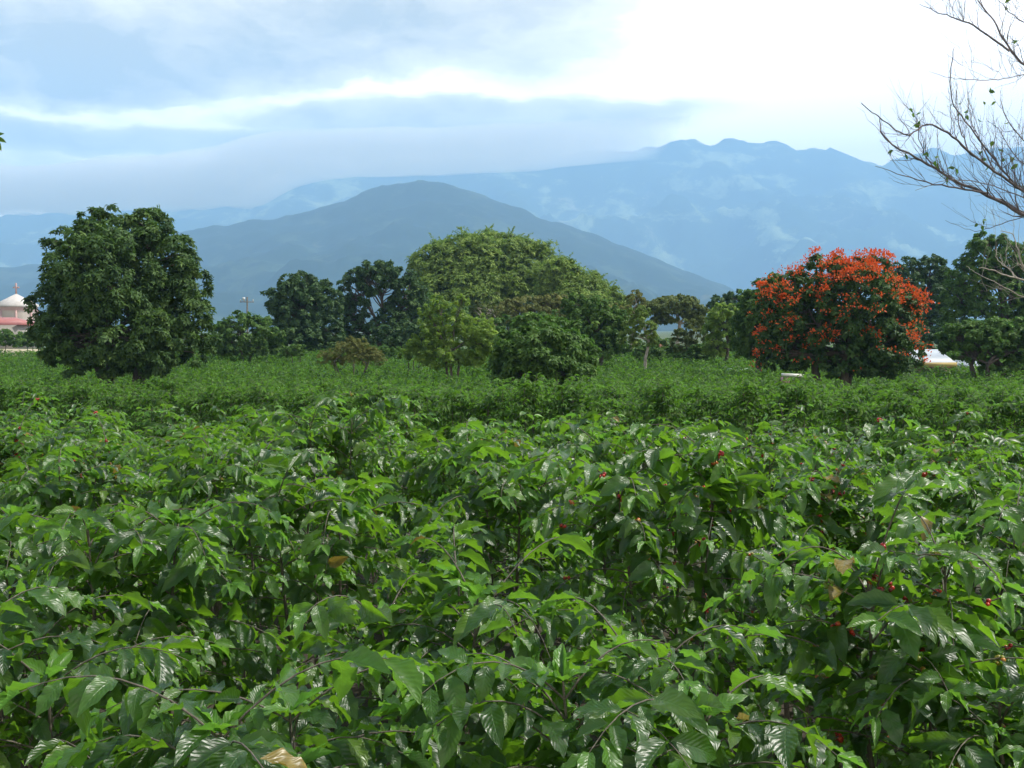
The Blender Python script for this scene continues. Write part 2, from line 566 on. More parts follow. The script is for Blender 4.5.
def mountain(name, ridge, foot, crest, back, material, base_py, seed, rough, spur, nu=300, nr=80):
    """a mountain range as a height field: ridge = its skyline as (px, py) seen at the crest distance"""
    px = np.array([a for a, _ in ridge], float)
    hz_ = np.array([at(a, b, crest)[2] for a, b in ridge])
    V = []
    us = np.linspace(px[0], px[-1], nu)
    for i, u in enumerate(us):
        H = np.interp(u, px, hz_)
        xk = (u - 512) / FPX
        for j in range(nr):
            t = j / (nr - 1)
            Y = foot + (back - foot) * t
            X = xk * (crest + (Y - crest) * 0.55)
            if Y <= crest:
                s = (Y - foot) / (crest - foot)
                h = H * (0.25 * s + 0.75 * s ** 1.7)
            else:
                s = (back - Y) / (back - crest)
                h = H * (s ** 1.2)
            e = min(s * 3, 1.0)
            f = fbm(X, Y, spur, 6, True, seed)
            d = abs(Y - crest) / (crest - foot)
            h += (f - 0.55) * rough * H * e * (0.05 + 0.95 * min(1, d * 2.0))
            h += fbm(X, Y, spur * 0.12, 3, False, seed + 9) * rough * H * 0.10 * e + noise.noise(Vector((X * 0.013, Y * 0.013, seed))) * 9.0 * e * crest / 6000
            V.append((X, Y, max(h, -8.0) if s > 0.02 else -8.0))
    idx = np.arange(nu * nr).reshape(nu, nr)
    F = np.stack([idx[:-1, :-1], idx[1:, :-1], idx[1:, 1:], idx[:-1, 1:]], -1).reshape(-1, 4)
    o = link(name, mesh_np(name, np.array(V), F, material, True))
    return tag(o, kind='structure')


mountain('hills', [(-420, 262), (-200, 250), (-60, 262), (0, 266), (60, 262), (120, 250), (160, 238), (188, 229), (240, 222), (290, 214), (330, 205), (362, 192), (390, 183), (412, 179), (432, 179),
                   (456, 184), (480, 193), (520, 208), (560, 223), (600, 236), (650, 256), (700, 276), (745, 295), (800, 312), (900, 322), (1100, 326)],
         2600, 4700, 6500, M['near_hill'], 330, 3.0, 0.42, 800)
mountain('mountains', [(-500, 190), (-300, 205), (-120, 220), (0, 216), (60, 210), (120, 208), (190, 203), (243, 203), (262, 190), (285, 178), (303, 169), (330, 166), (380, 167), (430, 164),
                       (480, 161), (520, 158), (560, 154), (600, 150), (628, 153), (648, 148), (672, 143), (690, 140), (712, 142), (735, 140), (770, 144), (800, 150), (830, 151), (858, 158), (880, 163),
                       (905, 156), (930, 150), (960, 152), (1000, 146), (1060, 150), (1200, 170), (1500, 190)],
         6200, 10500, 13500, M['far_hill'], 330, 11.0, 0.55, 2000, 420, 120)

# ------------------------------------------------------------------ haze
m, G = mat('haze_air')
V_ = G.n('ShaderNodeVolumePrincipled')
G.put(V_.inputs['Color'], (0.38, 0.64, 0.94))
G.put(V_.inputs['Density'], 1.9e-4)
G.put(V_.inputs['Anisotropy'], 0.0)
out(G, V_.outputs[0], True)
zt, yb, yf, xw = 2250.0, -80.0, 13800.0, 9500.0
bv = [(-xw, yb, -12), (xw, yb, -12), (xw, yf, -12), (-xw, yf, -12), (-xw, yb, zt), (xw, yb, zt), (xw, yf, zt), (-xw, yf, zt)]
bf_ = [(0, 3, 2, 1), (4, 5, 6, 7), (0, 1, 5, 4), (1, 2, 6, 5), (2, 3, 7, 6), (3, 0, 4, 7)]
tag(link('haze', mesh_np('haze', np.array(bv), np.array(bf_), m)), kind='stuff')


# low white cloud bank lying along the summits: a closed lens of white air, thin at its rim
mk = [(-330, 196, 150), (-150, 207, 160), (0, 206, 172), (110, 202, 168), (200, 200, 160), (240, 197, 156), (275, 176, 148), (310, 166, 142), (380, 164, 140), (450, 162, 139), (520, 157, 136), (580, 151, 134), (630, 146, 133), (672, 139, 137)]
kx = np.array([a for a, _, _ in mk], float)
nu, nv = 110, 22
lowV, topV = [], []
for i in range(nu):
    u = kx[0] + (kx[-1] - kx[0]) * i / (nu - 1)
    pb_, pt_ = np.interp(u, kx, [b for _, b, _ in mk]), np.interp(u, kx, [c for _, _, c in mk])
    endf = min(1, (i / 8), ((nu - 1 - i) / 16)) ** 0.5
    for j in range(nv):
        v = j / (nv - 1) * 2 - 1
        Y = 6900 + v * 800
        X = (u - 512) / FPX * 6900
        rim = math.sqrt(max(0, 1 - v * v)) * endf
        zb, zt_ = at(u, pb_ + 3, 6900)[2], at(u, pt_, 6900)[2]
        mid_ = (zb * 0.62 + zt_ * 0.38)
        nz = 1 + 0.55 * fbm(X, Y, 600, 4, False, 21)
        nb_ = 1 + 0.75 * fbm(X, Y, 300, 4, False, 5)
        lowV.append((X, Y, mid_ - (mid_ - zb) * rim * nb_))
        topV.append((X, Y, min(mid_ + (zt_ - mid_) * rim * nz, 2200) + 0.5))
idx = np.arange(nu * nv).reshape(nu, nv)
Ft = np.stack([idx[:-1, :-1], idx[1:, :-1], idx[1:, 1:], idx[:-1, 1:]], -1).reshape(-1, 4)
n_ = nu * nv
edge = list(idx[:, 0]) + list(idx[-1, 1:]) + list(idx[-2::-1, -1]) + list(idx[0, -2:0:-1])
Fe = [(edge[k], edge[(k + 1) % len(edge)], edge[(k + 1) % len(edge)] + n_, edge[k] + n_) for k in range(len(edge))]
m, G = mat('low_cloud_air')
V_ = G.n('ShaderNodeVolumePrincipled')
G.put(V_.inputs['Color'], (1.0, 0.965, 0.90))
G.put(V_.inputs['Density'], 5e-3)
out(G, V_.outputs[0], True)
tag(link('low_cloud', mesh_np('low_cloud', np.array(lowV + topV), [np.array(Ft[:, ::-1]), np.array(Ft + n_), np.array(Fe)], m)), kind='stuff')


# ------------------------------------------------------------------ trees
def crown_leaves(lobes, n_clump, per, llen, lwid, r, droop=0.35, clump_r=0.155, inner=0.72, flat=0.8, updir=0.5, lower=-0.85, ros=11):
    """a crown in three steps: boughs spread through the outer part of a set of ellipsoids (cx,cy,cz,rx,ry,rz), leaf rosettes round each bough,
    leaves round each rosette"""
    L = Leaves()
    lobes = np.array(lobes, float)
    area = lobes[:, 3] * lobes[:, 5]
    nb = max(8, int(n_clump / 1.9))
    pick = r.choice(len(lobes), nb, p=area / area.sum())
    boughs = []
    for k in pick:
        lb = lobes[k]
        for _ in range(8):
            v = unit(r.normal(0, 1, 3))
            if v[2] > lower:
                break
        rad = r.uniform(inner, 1.02) if r.random() > 0.2 else r.uniform(0.35, inner)
        c = lb[:3] + v * lb[3:6] * rad
        q = np.linalg.norm((c - lobes[:, :3]) / lobes[:, 3:6], axis=1)
        if (np.delete(q, k) < 0.6).any() and r.random() < 0.8:
            continue
        boughs.append((c, v, np.cbrt(lb[3] * lb[4] * lb[5])))
    centres = []
    for c, v, R0 in boughs:
        br = R0 * clump_r * r.uniform(0.65, 1.45)
        base = np.clip(r.normal(0.42, 0.13), 0.02, 0.85)
        m = max(4, int(ros * r.uniform(0.7, 1.3)))
        dirs = unit(r.normal(0, 1, (m, 3)) + np.array(v) * 0.55 + np.array((0, 0, updir)))
        pos = c + dirs * (br * r.uniform(0.7, 1.08, (m, 1))) * np.array((1, 1, flat))
        centres.extend((q_, v, R0) for q_ in pos)
        k = max(4, int(per))
        ax = unit(dirs + np.array((0, 0, 0.7)) + r.normal(0, 0.25, (m, 3)))
        t1 = unit(np.cross(ax, r.normal(0, 1, (m, 3))))
        t2 = np.cross(ax, t1)
        th = np.arange(k)[None] / k * 6.283 * 1.0 + r.normal(0, 0.25, (m, k))
        D = t1[:, None] * np.cos(th)[..., None] + t2[:, None] * np.sin(th)[..., None] + ax[:, None] * r.uniform(-0.1, 0.7, (m, k, 1)) + np.array((0, 0, -droop))
        N = ax[:, None] + r.normal(0, 0.25, (m, k, 3))
        Pn = pos[:, None] + r.normal(0, 0.10 * llen, (m, k, 3))
        rb = np.clip(base + r.normal(0, 0.14, (m, 1)) + r.normal(0, 0.08, (m, k)), 0, 0.985)
        n = m * k
        L.extend(list(Pn.reshape(n, 3)), list(D.reshape(n, 3)), list(N.reshape(n, 3)), list(llen * 0.88 * r.uniform(0.65, 1.2, n)), list(lwid * r.uniform(0.75, 1.2, n)), list(rb.ravel()), [0.0] * n)
    return L, centres


def lobes_px(lst, Y, depth=0.9):
    """lobes given as (px, py, rx, rz [, dy]) -> metres; dy is a share of rx nearer (-) or farther"""
    o = []
    s = Y / FPX
    for l in lst:
        c = at(l[0], l[1], Y)
        dy = (l[4] if len(l) > 4 else 0.0) * l[2] * s
        s2 = s * 0.94
        o.append((c[0], Y + dy, c[2], l[2] * s2, l[2] * s2 * depth, l[3] * s2))
    return o


def tree(name, cat, label, Y, px, lobes, leafm, n_clump, per, llen, lwid, seed, stems=1, bark='bark', trunk_r=0.16, branches=16, group=None,
         crown_name='crown', extra=None, spread=0.15, twig=0.35, **kw):
    r = np.random.default_rng(seed)
    base = at(px, 330, Y)
    base[2] = gz(Y) - 0.05
    root = empty(name, tuple(base), label, cat, group)
    lb = lobes_px(lobes, Y)
    L, cen = crown_leaves(lb, n_clump, per, llen, lwid, r, **kw)
    L.p = [p - base for p in L.p]
    link(crown_name, L.build(crown_name, T_QUAD, leafm, False, seed), root)
    T = Tubes(6)
    low = min(l[2] - l[5] for l in lb)
    top = max(l[2] for l in lb)
    lbw = np.array([l[3] * l[5] for l in lb])
    for s in range(stems):
        a = s / max(stems, 1) * 6.28 + r.uniform(0, 1)
        foot = np.array((math.cos(a), math.sin(a), 0)) * (trunk_r * 1.3 if stems > 1 else 0)
        forkz = max(low + (top - low) * r.uniform(0.15, 0.3) - base[2], 0.5)
        fork = np.array((math.cos(a) * spread * forkz, math.sin(a) * spread * forkz, forkz))
        tr = trunk_r / (1 if stems == 1 else math.sqrt(stems) * 0.9)
        tp = wiggle(foot, fork, 7, 0.02, r)
        T.add(tp, np.linspace(tr * 1.25, tr * 0.8, 7))
        for k, l in enumerate(lb):
            if stems > 1 and k % stems != s % max(1, min(stems, len(lb))) and len(lb) > 1:
                continue
            c = np.array(l[:3]) - base
            limb = wiggle(fork, c, 8, 0.03, r, 0.05)
            T.add(limb, np.linspace(tr * 0.62, tr * 0.2, 8))
            cc = [q for q in cen if np.linalg.norm((q[0] - np.array(l[:3])) / np.array(l[3:6])) < 1.15]
            r.shuffle(cc)
            for q in cc[:branches]:
                st = limb[r.integers(3, 8)]
                T.add(wiggle(st, q[0] - base, 5, 0.04, r), np.linspace(tr * 0.2, tr * 0.05, 5))
    link('trunk', T.build('trunk', M[bark]), root)
    if extra:
        extra(root, base, lb, cen, r)
    return root


# the big mango tree on the left
tree('mango_tree', 'tree', 'tall rounded dark green mango tree standing alone at the left side of the field', 50, 122,
     [(122, 285, 66, 68), (82, 262, 36, 40, -0.3), (158, 262, 40, 42, -0.2), (116, 238, 38, 30), (70, 310, 38, 40, -0.2), (175, 312, 38, 42, -0.1), (122, 325, 62, 42, -0.5), (88, 336, 36, 26, -0.9),
      (150, 338, 42, 30, -0.8), (195, 330, 24, 30), (54, 330, 22, 30), (98, 226, 22, 18, -.2), (144, 226, 22, 20, .1), (66, 243, 16, 18), (192, 290, 20, 24), (120, 280, 50, 50, -0.9), (75, 350, 32, 22, -.4), (105, 358, 36, 20, -.9), (150, 357, 36, 20, -.9), (180, 350, 28, 22, -.3), (128, 360, 56, 16, -.3), (122, 348, 60, 24)],
     M['mango'], 2600, 7, 0.276, 0.096, 11, stems=4, trunk_r=0.34, droop=0.5,  spread=0.35, inner=0.8)

tree('mango_tree', 'tree', 'low rounded mango bush standing forward in the middle of the coffee field', 45, 541,
     [(541, 352, 44, 30), (512, 358, 24, 24, -.2), (573, 358, 26, 24, -.2), (541, 378, 50, 14), (520, 374, 28, 12, -.8), (562, 374, 28, 12, -.8), (538, 332, 30, 20), (560, 335, 24, 20), (520, 338, 20, 18), (541, 368, 52, 16, -.3), (541, 350, 36, 26, -.9)],
     M['green'], 1100, 7, 0.241, 0.087, 12, stems=3, trunk_r=0.16, droop=0.5, inner=0.8)

tree('broadleaf_tree', 'tree', 'small hedge-like dark green tree beside the big mango, below the power pole', 84, 246,
     [(246, 335, 30, 22), (226, 338, 18, 20), (266, 338, 18, 20), (240, 325, 20, 14), (258, 326, 16, 12), (236, 346, 26, 12), (260, 346, 24, 12)],
     M['green'], 700, 7, 0.230, 0.131, 13, stems=2, trunk_r=0.14, flat=0.7)
tree('round_tree', 'tree', 'dark round tree at the left end of the tree line, beside the hedge-like tree', 100, 302,
     [(302, 308, 32, 32), (284, 300, 20, 20), (320, 302, 22, 24), (300, 290, 26, 18), (322, 328, 26, 20), (286, 328, 20, 20), (300, 335, 30, 16, -.3), (290, 344, 26, 12), (318, 344, 28, 12)],
     M['darktree'], 1700, 7, 0.299, 0.174, 14, trunk_r=0.3, flat=0.7)
tree('open_crown_tree', 'tree', 'dark round tree whose crown lets bits of hill show through', 105, 380,
     [(380, 280, 30, 18), (356, 290, 20, 20), (408, 292, 20, 22), (378, 272, 26, 12), (400, 318, 24, 24), (352, 318, 16, 22), (370, 333, 34, 14), (416, 330, 18, 18), (350, 342, 24, 12), (392, 344, 30, 11)],
     M['darktree'], 1300, 7, 0.310, 0.174, 15, trunk_r=0.32, branches=20, flat=0.65, inner=0.75)

# bamboo: arching culms with feathery plumes
def bamboo(label, Y, px, lobes, n_clump, per, seed, leafm, ncul):
    r = np.random.default_rng(seed)
    base = at(px, 330, Y)
    base[2] = gz(Y) - 0.05
    root = empty('bamboo_clump', tuple(base), label, 'bamboo', 'bamboo clumps behind the tree line')
    lb = lobes_px(lobes, Y)
    L, cen = crown_leaves(lb, n_clump, 7, 0.52, 0.17, r, droop=0.45, clump_r=0.26, updir=0.8, inner=0.7, flat=1.0, ros=15)
    # plumes that stick out past the crown
    for q in [cen[i] for i in r.choice(len(cen), len(cen) // 60)]:
        if q[1][2] < 0.15:
            continue
        d = unit(q[1] * 0.7 + np.array((r.normal(0, .3), 0, 0.6)))
        for s in np.linspace(0, 1.0, 14):
            p = q[0] + d * s * 1.5 + np.array((0, 0, -0.5 * s * s))
            for _ in range(2):
                L.add(p, d + r.normal(0, 0.6, 3), r.normal(0, 1, 3) + np.array((0, 0, 1)), 0.36 * (1.1 - 0.5 * s), 0.085, min(0.95, 0.55 + r.normal(0, .15)))
    L.p = [p - base for p in L.p]
    link('foliage', L.build('foliage', T_QUAD, leafm, False, seed), root)
    T = Tubes(5)
    tops = [q for q in cen if q[1][2] > -0.2]
    for k in range(ncul):
        q = tops[r.integers(len(tops))][0] - base
        a = r.uniform(0, 6.28)
        foot = np.array((math.cos(a), math.sin(a), 0)) * r.uniform(0.2, 1.8)
        midp = foot * 0.5 + q * 0.5 + np.array((0, 0, q[2] * 0.18))
        t = np.linspace(0, 1, 10)[:, None]
        pts = (1 - t) ** 2 * foot + 2 * t * (1 - t) * midp + t * t * q
        T.add(pts, np.linspace(0.06, 0.012, 10))
    link('culms', T.build('culms', M['culm']), root)
    return root


bamboo('huge light green feathery bamboo mound, highest thing in the tree line', 138, 490,
       [(480, 270, 52, 34), (440, 275, 30, 32, -.2), (500, 256, 40, 20), (530, 270, 34, 28), (462, 254, 30, 18), (426, 290, 20, 30), (545, 285, 32, 26), (470, 300, 60, 26, -.3), (515, 290, 34, 24, -.6), (450, 285, 26, 22, -.7)],
       2300, 26, 21, M['bamboo'], 110)
bamboo('lower bamboo mound sloping down to the right of the huge one', 128, 585,
       [(560, 282, 26, 22), (586, 292, 24, 20), (608, 302, 18, 16), (578, 306, 36, 22, -.3), (628, 308, 12, 12), (552, 276, 16, 12)],
       950, 26, 22, M['bamboo'], 45)

tree('dry_tree', 'tree', 'grey brown half bare tree in front of the bamboo, left of the mango bush', 104, 492,
     [(492, 308, 20, 16), (480, 316, 12, 14), (505, 318, 14, 14)], M['olive'], 150, 7, 0.230, 0.131, 23, trunk_r=0.2, bark='pale_bark', branches=9)
tree('broad_dry_tree', 'tree', 'wide low tree with dry brown crown between bamboo and mango bush', 96, 535,
     [(530, 305, 34, 9), (552, 302, 22, 8), (512, 308, 20, 9), (535, 318, 30, 14)], M['brown'], 420, 7, 0.230, 0.131, 24, trunk_r=0.2, flat=0.5, branches=9)
tree('dry_shrub_tree', 'tree', 'thin brown twiggy tree at the lower right end of the bamboo', 92, 628,
     [(618, 312, 18, 12), (636, 302, 10, 14), (630, 322, 16, 12)], M['brown'], 200, 7, 0.207, 0.116, 25, trunk_r=0.14, bark='pale_bark', branches=9)
tree('shade_tree', 'tree', 'dark leafy tree just behind the mango bush to its right', 74, 597,
     [(598, 328, 28, 28), (582, 318, 20, 20), (614, 330, 16, 24), (592, 308, 18, 14), (600, 344, 28, 16), (575, 305, 14, 12)],
     M['green'], 900, 7, 0.218, 0.123, 26, trunk_r=0.2)
tree('dry_shrub', 'shrub', 'rust brown twiggy shrub low in the field below the dark trees', 62, 352,
     [(352, 354, 26, 14), (332, 358, 16, 10), (372, 358, 16, 10), (354, 346, 16, 10)], M['brown'], 900, 6, 0.10, 0.032, 27, stems=5, trunk_r=0.09, spread=0.5, branches=9, updir=1.2, droop=-0.1, inner=0.5)
tree('lime_tree', 'tree', 'young open tree with lime green leaves left of the mango bush', 60, 452,
     [(430, 330, 16, 24), (455, 325, 16, 26), (478, 335, 18, 24), (448, 350, 30, 18), (438, 304, 9, 10), (462, 303, 8, 9), (452, 360, 34, 12), (475, 358, 22, 12), (430, 358, 18, 11), (415, 345, 12, 12), (492, 342, 14, 20), (425, 312, 8, 8)],
     M['lime'], 1100, 7, 0.15, 0.062, 28, stems=3, trunk_r=0.12, branches=9, inner=0.45)
tree('yellow_shrub', 'shrub', 'small yellow green shrub at the foot of the young lime green tree', 66, 414,
     [(414, 352, 12, 9), (404, 356, 8, 7), (424, 357, 8, 6)], M['lime'], 130, 7, 0.149, 0.072, 29, stems=3, trunk_r=0.05, inner=0.5)
tree('low_shrub', 'shrub', 'small green shrub between the dry brown shrub and the round tree', 80, 296,
     [(296, 350, 14, 6), (286, 352, 9, 5)], M['green'], 110, 7, 0.149, 0.087, 30, stems=2, trunk_r=0.05)
tree('pale_bark_tree', 'tree', 'thin tree with pale crooked stem and yellow green leaves', 72, 641,
     [(640, 322, 16, 12), (630, 335, 12, 16), (650, 335, 10, 16), (640, 312, 14, 6)], M['bamboo'], 210, 7, 0.172, 0.087, 31, trunk_r=0.11, bark='pale_bark', branches=9, inner=0.5)
tree('umbrella_tree', 'tree', 'broad umbrella shaped tree with flat olive topped crown', 112, 676,
     [(672, 306, 26, 9), (652, 308, 16, 8), (692, 310, 16, 9), (676, 301, 22, 6), (664, 318, 14, 8), (696, 320, 9, 10)],
     M['olive'], 1000, 7, 0.253, 0.145, 32, trunk_r=0.2, bark='pale_bark', flat=0.5, branches=9)
tree('brown_bush', 'shrub', 'brown green bush in front of the umbrella shaped tree', 86, 692,
     [(692, 335, 16, 18), (682, 342, 12, 14), (702, 330, 10, 14)], M['olive'], 300, 7, 0.172, 0.087, 33, stems=3, trunk_r=0.08, updir=1.0, droop=0.0)
tree('bright_tree', 'tree', 'bright yellow green tree between umbrella tree and red flowering tree', 82, 724,
     [(724, 325, 20, 18), (712, 332, 12, 16), (736, 320, 14, 16), (722, 312, 14, 9), (716, 348, 14, 10)],
     M['lime'], 420, 7, 0.218, 0.131, 34, trunk_r=0.14, inner=0.7)
tree('far_tree', 'tree', 'dark tree top showing above the bright yellow green tree', 122, 728,
     [(722, 305, 16, 10), (738, 300, 14, 10), (728, 318, 20, 14)], M['darktree'], 300, 7, 0.322, 0.189, 35, trunk_r=0.2)
tree('leafy_tree', 'tree', 'mid green leafy tree touching the left side of the red flowering tree', 66, 756,
     [(758, 318, 24, 36), (748, 332, 18, 30), (770, 298, 20, 24), (760, 345, 24, 16), (780, 320, 24, 40, .5)],
     M['green'], 950, 7, 0.218, 0.123, 36, trunk_r=0.2, lower=-0.9)


# the red flowering tree: blossom sprays sit on the outside of the crown, mostly on top
def blossoms(root, base, lb, cen, r):
    L = Leaves()
    lba = np.array(lb)
    for c, v, R0 in cen:
        out_ = c + unit(np.array(v) * np.array((1, 1, 1.1))) * 0.12
        q = np.linalg.norm((out_ - lba[:, :3]) / lba[:, 3:6], axis=1).min()
        if q < 0.88:
            continue
        s = noise.noise(Vector(c * 0.75)) * 0.9 + v[2] * 0.75
        if s + r.normal(0, 0.35) < 0.16 or r.random() < 0.5:
            continue
        k = r.integers(5, 10)
        cc = out_ + unit(np.array(v) + np.array((0, -.2, .5))) * 0.12
        d = unit(r.normal(0, 1, (k, 3)) + np.array(v) * 0.4 + np.array((0, 0, 0.8)))
        L.extend(list(cc + d * 0.06 + r.normal(0, 0.11, (k, 3)) * np.array((1, 1, .5))), list(d), list(r.normal(0, 1, (k, 3)) + np.array((0, -.3, .6))), list(r.uniform(0.08, 0.16, k)), list(r.uniform(0.05, 0.1, k)),
                 list(np.clip(r.normal(0.5, 0.22, k), 0, 1)), list(np.zeros(k)))
    L.p = [p - base for p in L.p]
    link('blossoms', L.build('blossoms', T_QUAD, M['flower'], False, 5), root)


tree('flame_tree', 'tree', 'broad tree covered in orange red blossoms over dark leaves', 52, 833,
     [(850, 294, 49, 34), (800, 309, 38, 36), (876, 328, 43, 44), (845, 346, 47, 32, -.2), (790, 336, 30, 30), (858, 274, 38, 18), (826, 276, 28, 20), (905, 316, 19, 30), (786, 291, 22, 22), (775, 347, 17, 20),
      (892, 352, 32, 24), (850, 306, 38, 36, -.9), (870, 347, 34, 24, -.8), (812, 324, 24, 24, -1.1), (775, 357, 15, 18), (798, 354, 22, 20), (845, 362, 28, 18, -.6), (885, 364, 30, 16, -.6), (865, 362, 41, 18)],
     M['tulip'], 2200, 7, 0.218, 0.109, 41, stems=3, trunk_r=0.32, spread=0.3, inner=0.8, extra=blossoms)

tree('tall_tree', 'tree', 'tall dark tree behind the red flowering tree, its top just right of it', 112, 925,
     [(905, 272, 20, 16), (930, 272, 20, 16), (918, 295, 34, 30), (900, 300, 20, 30), (945, 290, 20, 22), (925, 325, 34, 22)],
     M['darktree'], 850, 7, 0.322, 0.189, 42, trunk_r=0.35)
tree('spreading_tree', 'tree', 'tallest dark green tree at the right edge, behind the pale dry twigs', 90, 1000,
     [(995, 258, 34, 24), (970, 280, 26, 26), (1020, 270, 36, 34), (1000, 300, 46, 30), (958, 305, 20, 24), (1050, 300, 40, 44), (988, 246, 18, 14)],
     M['green'], 1500, 7, 0.287, 0.160, 43, trunk_r=0.4)
tree('low_tree', 'tree', 'low spreading green tree at the right edge, in front of the house', 60, 990,
     [(968, 338, 26, 17), (990, 342, 34, 24), (1018, 345, 34, 28), (958, 348, 16, 12), (980, 330, 26, 12), (1040, 350, 30, 28), (1008, 366, 30, 12), (955, 334, 18, 12), (968, 356, 16, 12)],
     M['green'], 1000, 7, 0.218, 0.123, 44, stems=3, trunk_r=0.22, spread=0.4, flat=0.6, lower=-0.4)
# further trees along the tree line
tree('background_tree', 'tree', 'dark low tree between the open crowned tree and the lime green tree', 98, 400,
     [(395, 335, 26, 16), (425, 335, 22, 18), (380, 345, 20, 10)], M['darktree'], 420, 7, 0.253, 0.145, 45, trunk_r=0.16)
tree('background_tree', 'tree', 'mid green tree filling the gap left of the huge bamboo mound', 118, 432,
     [(425, 315, 24, 22), (450, 322, 26, 20), (480, 330, 24, 14)], M['green'], 450, 7, 0.299, 0.174, 46, trunk_r=0.2)
tree('background_tree', 'tree', 'green shrubby tree behind the mango bush on its left shoulder', 92, 518,
     [(508, 332, 22, 16), (535, 328, 26, 16), (560, 325, 22, 16)], M['green'], 420, 7, 0.230, 0.131, 47, trunk_r=0.14)
tree('background_tree', 'tree', 'dark tree filling the ground behind the low tree at the right edge', 100, 960,
     [(945, 335, 26, 18), (980, 340, 30, 16), (1025, 340, 36, 20)], M['darktree'], 450, 7, 0.276, 0.160, 48, trunk_r=0.2)
for (px, py, rx, rz, Y, lab) in [(648, 352, 16, 7, 84, 'low green scrub at the foot of the pale stemmed tree'),
                                 (676, 352, 16, 6, 88, 'low green scrub under the bare red earth bank'),
                                 (702, 352, 14, 7, 84, 'low green scrub at the foot of the brown green bush'),
                                 (620, 350, 14, 7, 92, 'low green scrub right of the leafy tree behind the mango bush'),
                                 (2, 337, 22, 7, 104, 'low green hedge at the left edge, in front of the red roofed building'),
                                 (30, 338, 14, 6, 108, 'low green hedge between the red roofed building and the big mango tree'),
                                 (215, 348, 22, 8, 100, 'low scrub between the big mango tree and the hedge-like tree'),
                                 (282, 347, 22, 9, 108, 'low scrub in the gap left of the dark round tree'),
                                 (335, 347, 20, 10, 109, 'low scrub between the two dark round trees'),
                                 (440, 348, 26, 9, 100, 'low scrub behind the young lime green tree'),
                                 (486, 348, 20, 10, 96, 'low scrub between the lime green tree and the mango bush'),
                                 (612, 347, 18, 10, 104, 'low scrub under the dry twiggy tree right of the bamboo'),
                                 (655, 345, 18, 9, 100, 'low scrub behind the pale stemmed tree'),
                                 (720, 350, 20, 9, 98, 'low scrub behind the banana plants'),
                                 (900, 352, 26, 10, 90, 'low scrub seen behind the red flowering tree'),
                                 (380, 351, 24, 6, 88, 'low green scrub under the open crowned dark tree'),
                                 (250, 352, 30, 5, 92, 'low green scrub under the hedge-like dark green tree')]:
    tree('scrub_bush', 'bush', lab, Y, px, [(px - rx * .4, py, rx * .6, rz), (px + rx * .4, py, rx * .6, rz * 0.9), (px, py - rz * .3, rx * .5, rz * .8), (px, py + rz * .8, rx * .95, rz * .7)], M['green'], 260, 7, 0.196, 0.116, int(px), stems=2, trunk_r=0.05,
         group='scrub bushes along the far field edge')


# banana plants beside the bright tree
def banana(px, Y, seed, label, h=2.3):
    r = np.random.default_rng(seed)
    b = at(px, 330, Y)
    b[2] = gz(Y) - 0.03
    root = empty('banana_plant', tuple(b), label, 'plant', 'banana plants at the field edge')
    T = Tubes(8)
    T.add([(0, 0, 0), (0.02, 0, h * 0.35), (0.05, 0.02, h * 0.62)], [0.13, 0.10, 0.06])
    link('stem', T.build('stem', M['culm']), root)
    for k in range(8):
        a = k * 2.4 + r.uniform(-.3, .3)
        o_ = np.array((math.cos(a), math.sin(a), 0))
        top = np.array((0.05, 0.02, h * 0.6))
        up, L_ = r.uniform(0.5, 1.3), r.uniform(1.3, 1.9)
        t = np.linspace(0, 1, 11)
        spine = top + o_[None] * (t * L_ * 0.8)[:, None] + np.array((0, 0, 1))[None] * (t * up - 1.0 * t ** 2.2)[:, None]
        sd = np.array((-o_[1], o_[0], 0))
        wd = 0.26 * np.sin(np.pi * np.clip(t, 0.03, 0.985) ** 0.7) ** 0.6
        V = np.concatenate([spine - sd * wd[:, None] - np.array((0, 0, .08)) * wd[:, None] * 3, spine, spine + sd * wd[:, None] - np.array((0, 0, .08)) * wd[:, None] * 3])
        n = 11
        F = [(i, i + 1, i + n + 1, i + n) for i in range(n - 1)] + [(i + n, i + n + 1, i + 2 * n + 1, i + 2 * n) for i in range(n - 1)]
        link('leaf', mesh_np('leaf', V, np.array(F), M['banana'], True, np.zeros((3 * n, 2)), {'rnd': np.full(3 * n, r.uniform(0.2, 1)), 'age': np.zeros(3 * n)}), root)


banana(736, 70, 1, 'banana plant with long pale leaves beside the foot of the leafy tree')
banana(712, 76, 2, 'banana plant in the dark gap under the bright yellow green tree', 2.0)
banana(668, 80, 3, 'small banana plant in front of the bare red earth bank', 1.6)

# ------------------------------------------------------------------ buildings and small built things
def box(V, F, x0, x1, y0, y1, z0, z1):
    o = len(V)
    V += [(x0, y0, z0), (x1, y0, z0), (x1, y1, z0), (x0, y1, z0), (x0, y0, z1), (x1, y0, z1), (x1, y1, z1), (x0, y1, z1)]
    F += [tuple(o + i for i in f) for f in bf_]


def boxes(name, lst, material, parent=None):
    V, F = [], []
    for b in lst:
        box(V, F, *b)
    return link(name, mesh_np(name, np.array(V, float), np.array(F), material), parent)


